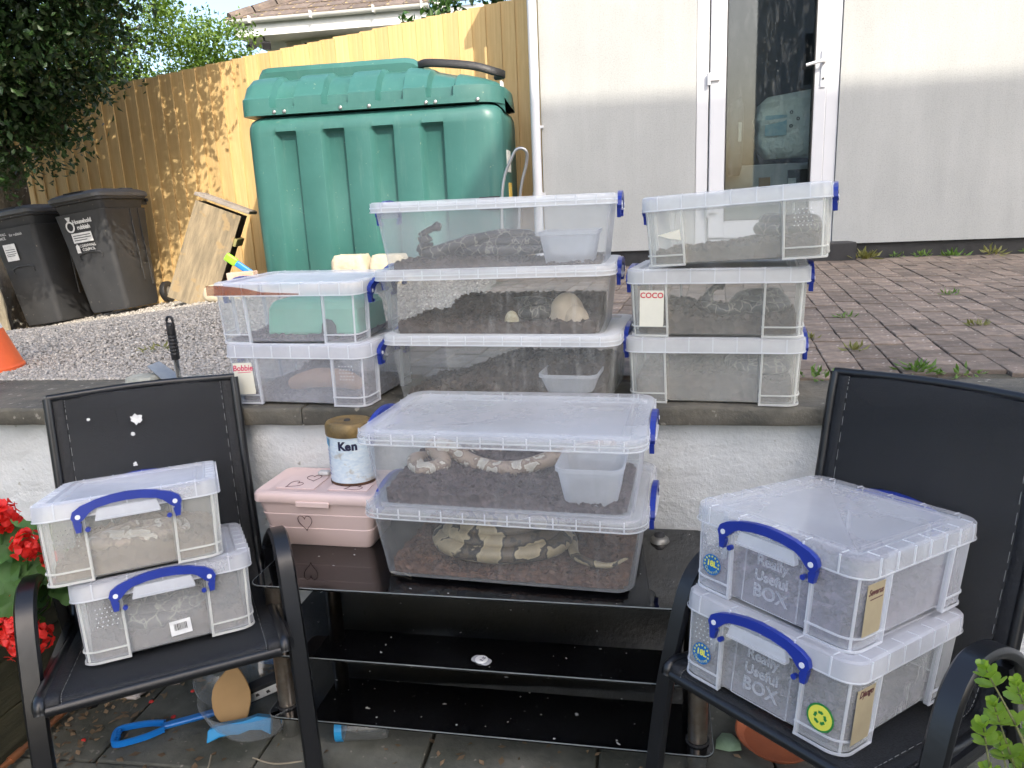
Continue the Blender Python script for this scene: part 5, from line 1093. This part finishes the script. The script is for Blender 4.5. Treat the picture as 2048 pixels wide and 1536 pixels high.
bt_ = thing('blue_capped_tub', 'clear tub with blue end lying below the bottom shelf', 'tub', (-.80, 1.70, .05), (0, 90, 10)); MB().lathe([(.034, .02), (.034, .13), (.03, .14), (0, .14)], 20).build('tub', M_ct, bt_, smooth=50); MB().lathe([(.036, 0), (.036, .02), (0, .02)], 20).build('cap', MATS['light_blue'], bt_)
rock('slate_chip', (-1.47, 1.93, .015), (.15, .10, .02), 12, mat('pink_grey_stone', (.34, .29, .26), (.24, .2, .18), 20, .9, .5, 50), .3, 'pinkish grey stone flake on the slabs under the left chair', 'stone')
rock('slate_chip', (-1.52, 1.83, .015), (.09, .05, .03), 15, MATS['pink_grey_stone'], .4, 'white pebble shard beside the stone flake', 'stone').data.materials[0] = mat('white_pebble', (.6, .55, .52), (.4, .36, .34), 22, .9)
# leaf litter, twigs
r2 = np.random.RandomState(9); n = 420
px_ = np.concatenate([r2.normal(-1.60, .10, n // 2), r2.uniform(-1.75, .4, n // 4), r2.normal(-1.3, .12, n - n // 2 - n // 4)]); py_ = np.concatenate([r2.normal(1.78, .14, n // 2), r2.uniform(1.5, 1.75, n // 4), r2.normal(1.98, .05, n - n // 2 - n // 4)])
v, f = leaves(np.stack([px_, py_, np.full(n, .022)], 1), .03, r2, 0, .5); v[:, 2] = .018 + np.abs(v[:, 2] - .02) * .35
tag(npmesh('leaf_litter', v, f, leafmat('dry_leaf', (.10, .06, .035), (.24, .17, .10), .1, .8)), 'dry brown leaf litter scattered on the slabs', 'leaf litter', kind='stuff')
for k, (a_, lab) in enumerate((([(-1.0, 1.60, .02), (-.93, 1.58, .024), (-.86, 1.60, .02)], 'curved pale twig on the slabs in front of the bowl'), ([(-.62, 1.74, .5005 + .003), (-.585, 1.735, .505), (-.56, 1.72, .504)], 'short pale twig on the stand top by the box'), ([(-1.12, 1.60, .02), (-1.10, 1.54, .022), (-1.13, 1.49, .02)], 'thin pale twig near the chair leg'))):
    tag(MB().tube(crom(a_, 5), .0022, 5).build('twig', mat('twig', (.35, .30, .22), None, 9, .9)), lab, 'twig')
rd = MB()
for k in range(5): rd.lathe([(.008, .018), (.006, .021), (0, .022)], 7, (-1.52 + .07 * (k % 3) + .03 * k, 1.62 + .06 * k, 0))
tag(rd.build('fallen_petals', mat('petal_red', (.72, .045, .03), (.55, .02, .02), 20, .6)), 'scattered red petals fallen on the slabs by the planter', 'petals', kind='stuff')
# ------------------------------------------------------------------ planter with geraniums
pl = thing('wooden_planter', 'dark mossy wooden planter at the left edge below the geraniums', 'planter', (-2.05, 1.62, 0))
M_pw = mat('mossy_wood', (.085, .078, .045), (.035, .035, .02), 6, .9, .6, 26, .006, stretch=(.5, .5, 3))
for k in range(3):
    MB().box((.36, .0, .075 + .142 * k), (.03, .80, .138)).build('plank', M_pw, pl, bevel=.003); MB().box((0, -.40, .075 + .142 * k), (.72, .03, .138)).build('plank', M_pw, pl, bevel=.003)
MB().box((0, 0, .38), (.70, .78, .02)).build('soil', mat('dark_soil', (.03, .022, .015), None, 20, .95, .8, 60), pl)
cp_ = thing('copper_pipe', 'thin copper pipe running along the foot of the planter', 'pipe', (-1.64, 1.4, .03)); MB().tube([(0, -.5, .012), (0, .42, .012)], .0085, 10).build('pipe', mat('copper', (.50, .20, .08), (.30, .13, .07), 14, .4, metal=.6), cp_, smooth=60); MB().tube([(0, .10, .012), (0, .14, .012)], .0115, 10).build('joint', MATS['copper'], cp_, smooth=60)
M_gl = leafmat('geranium_leaf', (.035, .10, .018), (.07, .17, .03), .25, .6)
ger = thing('geranium', 'red flowering geranium with scalloped leaves in the planter', 'geranium', (-1.80, 1.62, .39))
def ger_leaf(c_, r, nrm, seed):
    r3 = random.Random(seed); nrm = Vector(nrm).normalized(); a = nrm.orthogonal().normalized(); b_ = nrm.cross(a); n = 30; ring = []; mid = []
    ph = r3.uniform(0, 6)
    for k in range(n):
        th = 2 * math.pi * k / n; rad = r * (1 + .10 * math.sin(th * 7 + ph) - .35 * max(0, math.cos(th / 1 + ph)) ** 20); up = .14 * r * math.sin(th * 3.5 + ph)
        ring.append(c_ + a * rad * math.cos(th) + b_ * rad * math.sin(th) + nrm * (up + .15 * r)); mid.append(c_ + a * rad * .5 * math.cos(th) + b_ * rad * .5 * math.sin(th) + nrm * (.02 * r + up * .2))
    mb = MB(); mb.add([c_] + mid + ring, [(0, 1 + k, 1 + (k + 1) % n) for k in range(n)] + [(1 + k, 1 + n + k, 1 + n + (k + 1) % n, 1 + (k + 1) % n) for k in range(n)]); return mb
glv = [((.33, -.16, .30), .05, (.5, -.6, .5)), ((.37, -.14, .24), .055, (.5, -.7, .5)), ((.31, -.20, .22), .06, (.5, -.7, .5)), ((.42, -.12, .22), .045, (.6, -.6, .5)), ((.36, -.2, .18), .045, (.5, -.7, .4)), ((.43, -.10, .17), .05, (.6, -.6, .5)), ((.23, -.14, .19), .055, (.5, -.6, .7)), ((.27, -.05, .21), .05, (.5, -.3, .8)), ((.20, -.02, .25), .06, (.4, -.6, .7)), ((.30, -.10, .14), .05, (.6, -.6, .5)), ((.21, -.20, .12), .06, (.5, -.7, .5)), ((.28, -.19, .16), .045, (.5, -.6, .6)), ((.14, -.10, .22), .06, (.3, -.6, .7)), ((.31, .0, .17), .05, (.6, -.4, .6)), ((.16, -.25, .17), .06, (.3, -.7, .6)), ((.24, .08, .24), .05, (.5, -.5, .7)), ((.32, -.16, .08), .05, (.6, -.7, .4)), ((.10, -.2, .26), .06, (.2, -.6, .8)), ((.1, 0, .28), .06, (.3, -.5, .8)), ((.05, -.3, .2), .06, (.3, -.7, .6))]
for k, (c_, r, nr) in enumerate(glv):
    c_ = Vector(c_); lo = ger_leaf(c_, r, nr, k).build('leaf', M_gl, ger, smooth=60); MB().tube(crom([(c_.x * .5, c_.y * .5, 0), (c_.x * .8, c_.y * .8, c_.z * .7), tuple(c_)], 4), .0025, 5).build('petiole', M_gl, lo)
M_pet = leafmat('geranium_petal', (.62, .018, .012), (.85, .05, .04), .3, .5)
fl = [((.335, -.17, .375), .040), ((.385, -.16, .30), .036), ((.405, -.12, .245), .022), ((.33, -.18, .155), .040), ((.365, -.20, .115), .036), ((.31, -.19, .10), .042), ((.39, -.19, .075), .034), ((.345, -.2, .06), .034), ((.42, -.14, .20), .014), ((.28, -.2, .14), .04), ((.30, -.15, .36), .034)]
rsf = np.random.RandomState(4)
for c_, r in fl:
    n = 60; d = rsf.normal(size=(n, 3)); d /= np.linalg.norm(d, axis=1, keepdims=True); mb = MB()
    for q in d:
        q = Vector(q); p = Vector(c_) + q * r * rsf.uniform(.55, 1.12); a = q.orthogonal().normalized(); a.rotate(Matrix.Rotation(rsf.uniform(0, 6), 3, q)); b_ = q.cross(a); s = r * rsf.uniform(.22, .40)
        rg = [p + a * s * math.cos(t_) + b_ * s * .85 * math.sin(t_) + q * s * .25 * math.cos(2 * t_) for t_ in [2 * math.pi * k / 8 for k in range(8)]]
        mb.add([p - q * s * .2] + rg, [(0, 1 + k, 1 + (k + 1) % 8) for k in range(8)])
    fo = mb.build('flower_head', M_pet, ger); MB().tube([(c_[0] * .5, c_[1] * .5, 0), (c_[0] * .9, c_[1] * .9, max(.02, c_[2] * .6)), c_], .003, 5).build('flower_stalk', M_gl, fo)
# ------------------------------------------------------------------ boxwood sprigs, bottom right
bw_ = thing('boxwood', 'bright green boxwood sprigs at the lower right corner', 'shrub', (.66, 1.02, 0))
M_bx = leafmat('boxwood_leaf', (.17, .31, .03), (.34, .48, .07), .35, .35); M_tw = mat('green_twig', (.20, .22, .08), (.14, .13, .06), 12, .8)
tips = [(-.130, .07, .715), (-.118, .06, .66), (-.085, .07, .69), (-.135, .05, .63), (-.06, .06, .63), (-.105, .06, .60), (-.075, .05, .575), (-.125, .04, .56), (-.03, .05, .60), (-.165, .03, .55), (-.10, .03, .535), (-.055, .03, .545), (-.14, .02, .525), (-.02, .03, .555), (-.18, .03, .515), (-.08, 0, .50), (.0, .04, .65), (.02, .03, .6), (-.11, -.02, .48), (-.15, -.01, .49)]
rb = np.random.RandomState(6); V = []; F = []; nv = 0
for tp_ in tips:
    base_ = Vector((tp_[0] * .4 + .01, tp_[1] * .3, tp_[2] - .26)); tpv = Vector(tp_); mid = base_.lerp(tpv, .55) + Vector((rb.uniform(-.02, .02), rb.uniform(-.02, .02), 0))
    st = crom([(tp_[0] * .1, tp_[1] * .1, .02), tuple(base_), tuple(mid), tp_], 6); MB().tube(st, [.005 * (1 - .8 * k / (len(st) - 1)) for k in range(len(st))], 6).build('stem', M_tw, bw_)
    ax = (st[-1] - st[-3]).normalized(); p0 = st[-1]; s1 = ax.orthogonal().normalized(); s2 = ax.cross(s1)
    for k in range(16):
        ring = k // 4; p = p0 - ax * (.013 * ring) if ring < 3 else st[-5]
        th = 1.571 * (k % 4) + .78 * ring + rb.uniform(-.3, .3); rise = (1.5, .8, .45, .4)[ring]
        d = (s1 * math.cos(th) + s2 * math.sin(th) + ax * rise).normalized(); b_ = d.cross(ax).normalized(); c_ = b_.cross(d); sz = rb.uniform(.021, .029) * (.75 if ring == 0 else 1)
        pr = [(0, .0), (.28, .27), (.60, .37), (.88, .26), (1, 0)]
        v_ = [p] + [p + d * sz * a + b_ * sz * w2 + c_ * sz * .09 for a, w2 in pr[1:4]] + [p + d * sz + c_ * sz * .08] + [p + d * sz * a - b_ * sz * w2 + c_ * sz * .09 for a, w2 in pr[3:0:-1]] + [p + d * sz * .55 - c_ * sz * .03]
        V += v_; F += [(nv + 8, nv + q, nv + (q + 1) % 8) for q in range(8)]; nv += 9
npmesh('foliage', np.array([tuple(q) for q in V]), np.array(F), M_bx, bw_, 80)
# ------------------------------------------------------------------ weeds in the paving and along the plinth
def weed(label, loc, n, size, spread, m, seed, up=.8):
    n = int(n * 1.7)
    r3 = np.random.RandomState(seed); wd_ = thing('weed', label, 'weed', loc, group='weeds in the paving')
    P_ = r3.normal(size=(n, 3)) * spread * np.array([1, 1, .3]); P_[:, 2] = np.abs(P_[:, 2]) * up
    od = np.stack([P_[:, 0] / spread, P_[:, 1] / spread, np.full(n, up)], 1)
    v, f = leaves(P_ * .5, size * .72, r3, 0, .30, od * .9); npmesh('leaves', v, f, m, wd_); return wd_
M_wg = leafmat('weed_leaf', (.07, .15, .025), (.16, .27, .05), .3); M_wd2 = leafmat('weed_dry', (.16, .17, .05), (.28, .27, .10), .25)
W = [((.58, 2.385), 16, .045, .05, M_wg, 'leafy bright weed at the coping edge by the right stack', 1.2), ((.95, 3.45), 16, .04, .035, M_wg, 'small green weed nearest the COCO box in the paving', .8), ((.90, 2.46), 22, .05, .04, M_wg, 'spiky weed just behind the right chair top', 1.2), ((1.02, 2.44), 14, .04, .05, M_wg, 'flat grey green weed right of the spiky weed', .3), ((1.38, 3.2), 14, .045, .03, M_wd2, 'yellow grass tuft at the right of the paving', 1), ((1.60, 4.05), 14, .045, .05, M_wg, 'low weed in the upper right paving joints', .5), ((.80, 2.78), 10, .05, .02, M_wd2, 'thin grass blades in front of the right stack', 1.6), ((.70, 3.0), 10, .04, .02, M_wd2, 'tiny tuft close to the bottom stack box', 1)]
for k, (p, n, s, sp__, mm, lab, up) in enumerate(W): weed(lab, (p[0], p[1], pz(p[1]) + .003), n, s, sp__, mm, k, up)
for k, (x_, n, s, mm, lab, up) in enumerate(((1.72, 26, .10, M_wd2, 'wispy pale grass by the doorstep at the plinth', 1.2), (1.95, 12, .05, M_wg, 'first small leafy weed at the house plinth', 1.3), (2.12, 14, .065, M_wg, 'second leafy weed at the house plinth', 1.4), (2.33, 20, .08, M_wg, 'broad dark weed rosette at the house plinth', .7), (2.58, 14, .09, M_wd2, 'tall arching weed at the house plinth', 1.6), (2.86, 16, .075, M_wg, 'leafy weed at the right edge of the plinth', 1.2))):
    weed(lab, (x_, 5.88, pz(5.88) + .003), n, s, .06, mm, 40 + k, up)
for k, (x_, y_, lab) in enumerate(((-2.05, 3.0, 'small grass tuft in the gravel beside the shovel'), (-1.75, 3.7, 'sparse grass patch in the middle of the gravel'), (-1.45, 3.1, 'grass tuft in the gravel left of the stacked boxes'))):
    weed(lab, (x_, y_, gz(x_, y_) + .004), 26, .04, .07, M_wd2, 60 + k, .9)

# lettering becomes plain meshes
bpy.context.view_layer.update(); dg = bpy.context.evaluated_depsgraph_get()
for o in [o for o in sc.objects if o.type == 'FONT']:
    me = bpy.data.meshes.new_from_object(o.evaluated_get(dg)); nm = o.name; mt = o.data.materials[0]
    par, ml = o.parent, o.matrix_local.copy(); bpy.data.objects.remove(o)
    n_ = bpy.data.objects.new(nm.split('.')[0], me); C.objects.link(n_); n_.parent = par; n_.matrix_local = ml
    if not me.materials: me.materials.append(mt)
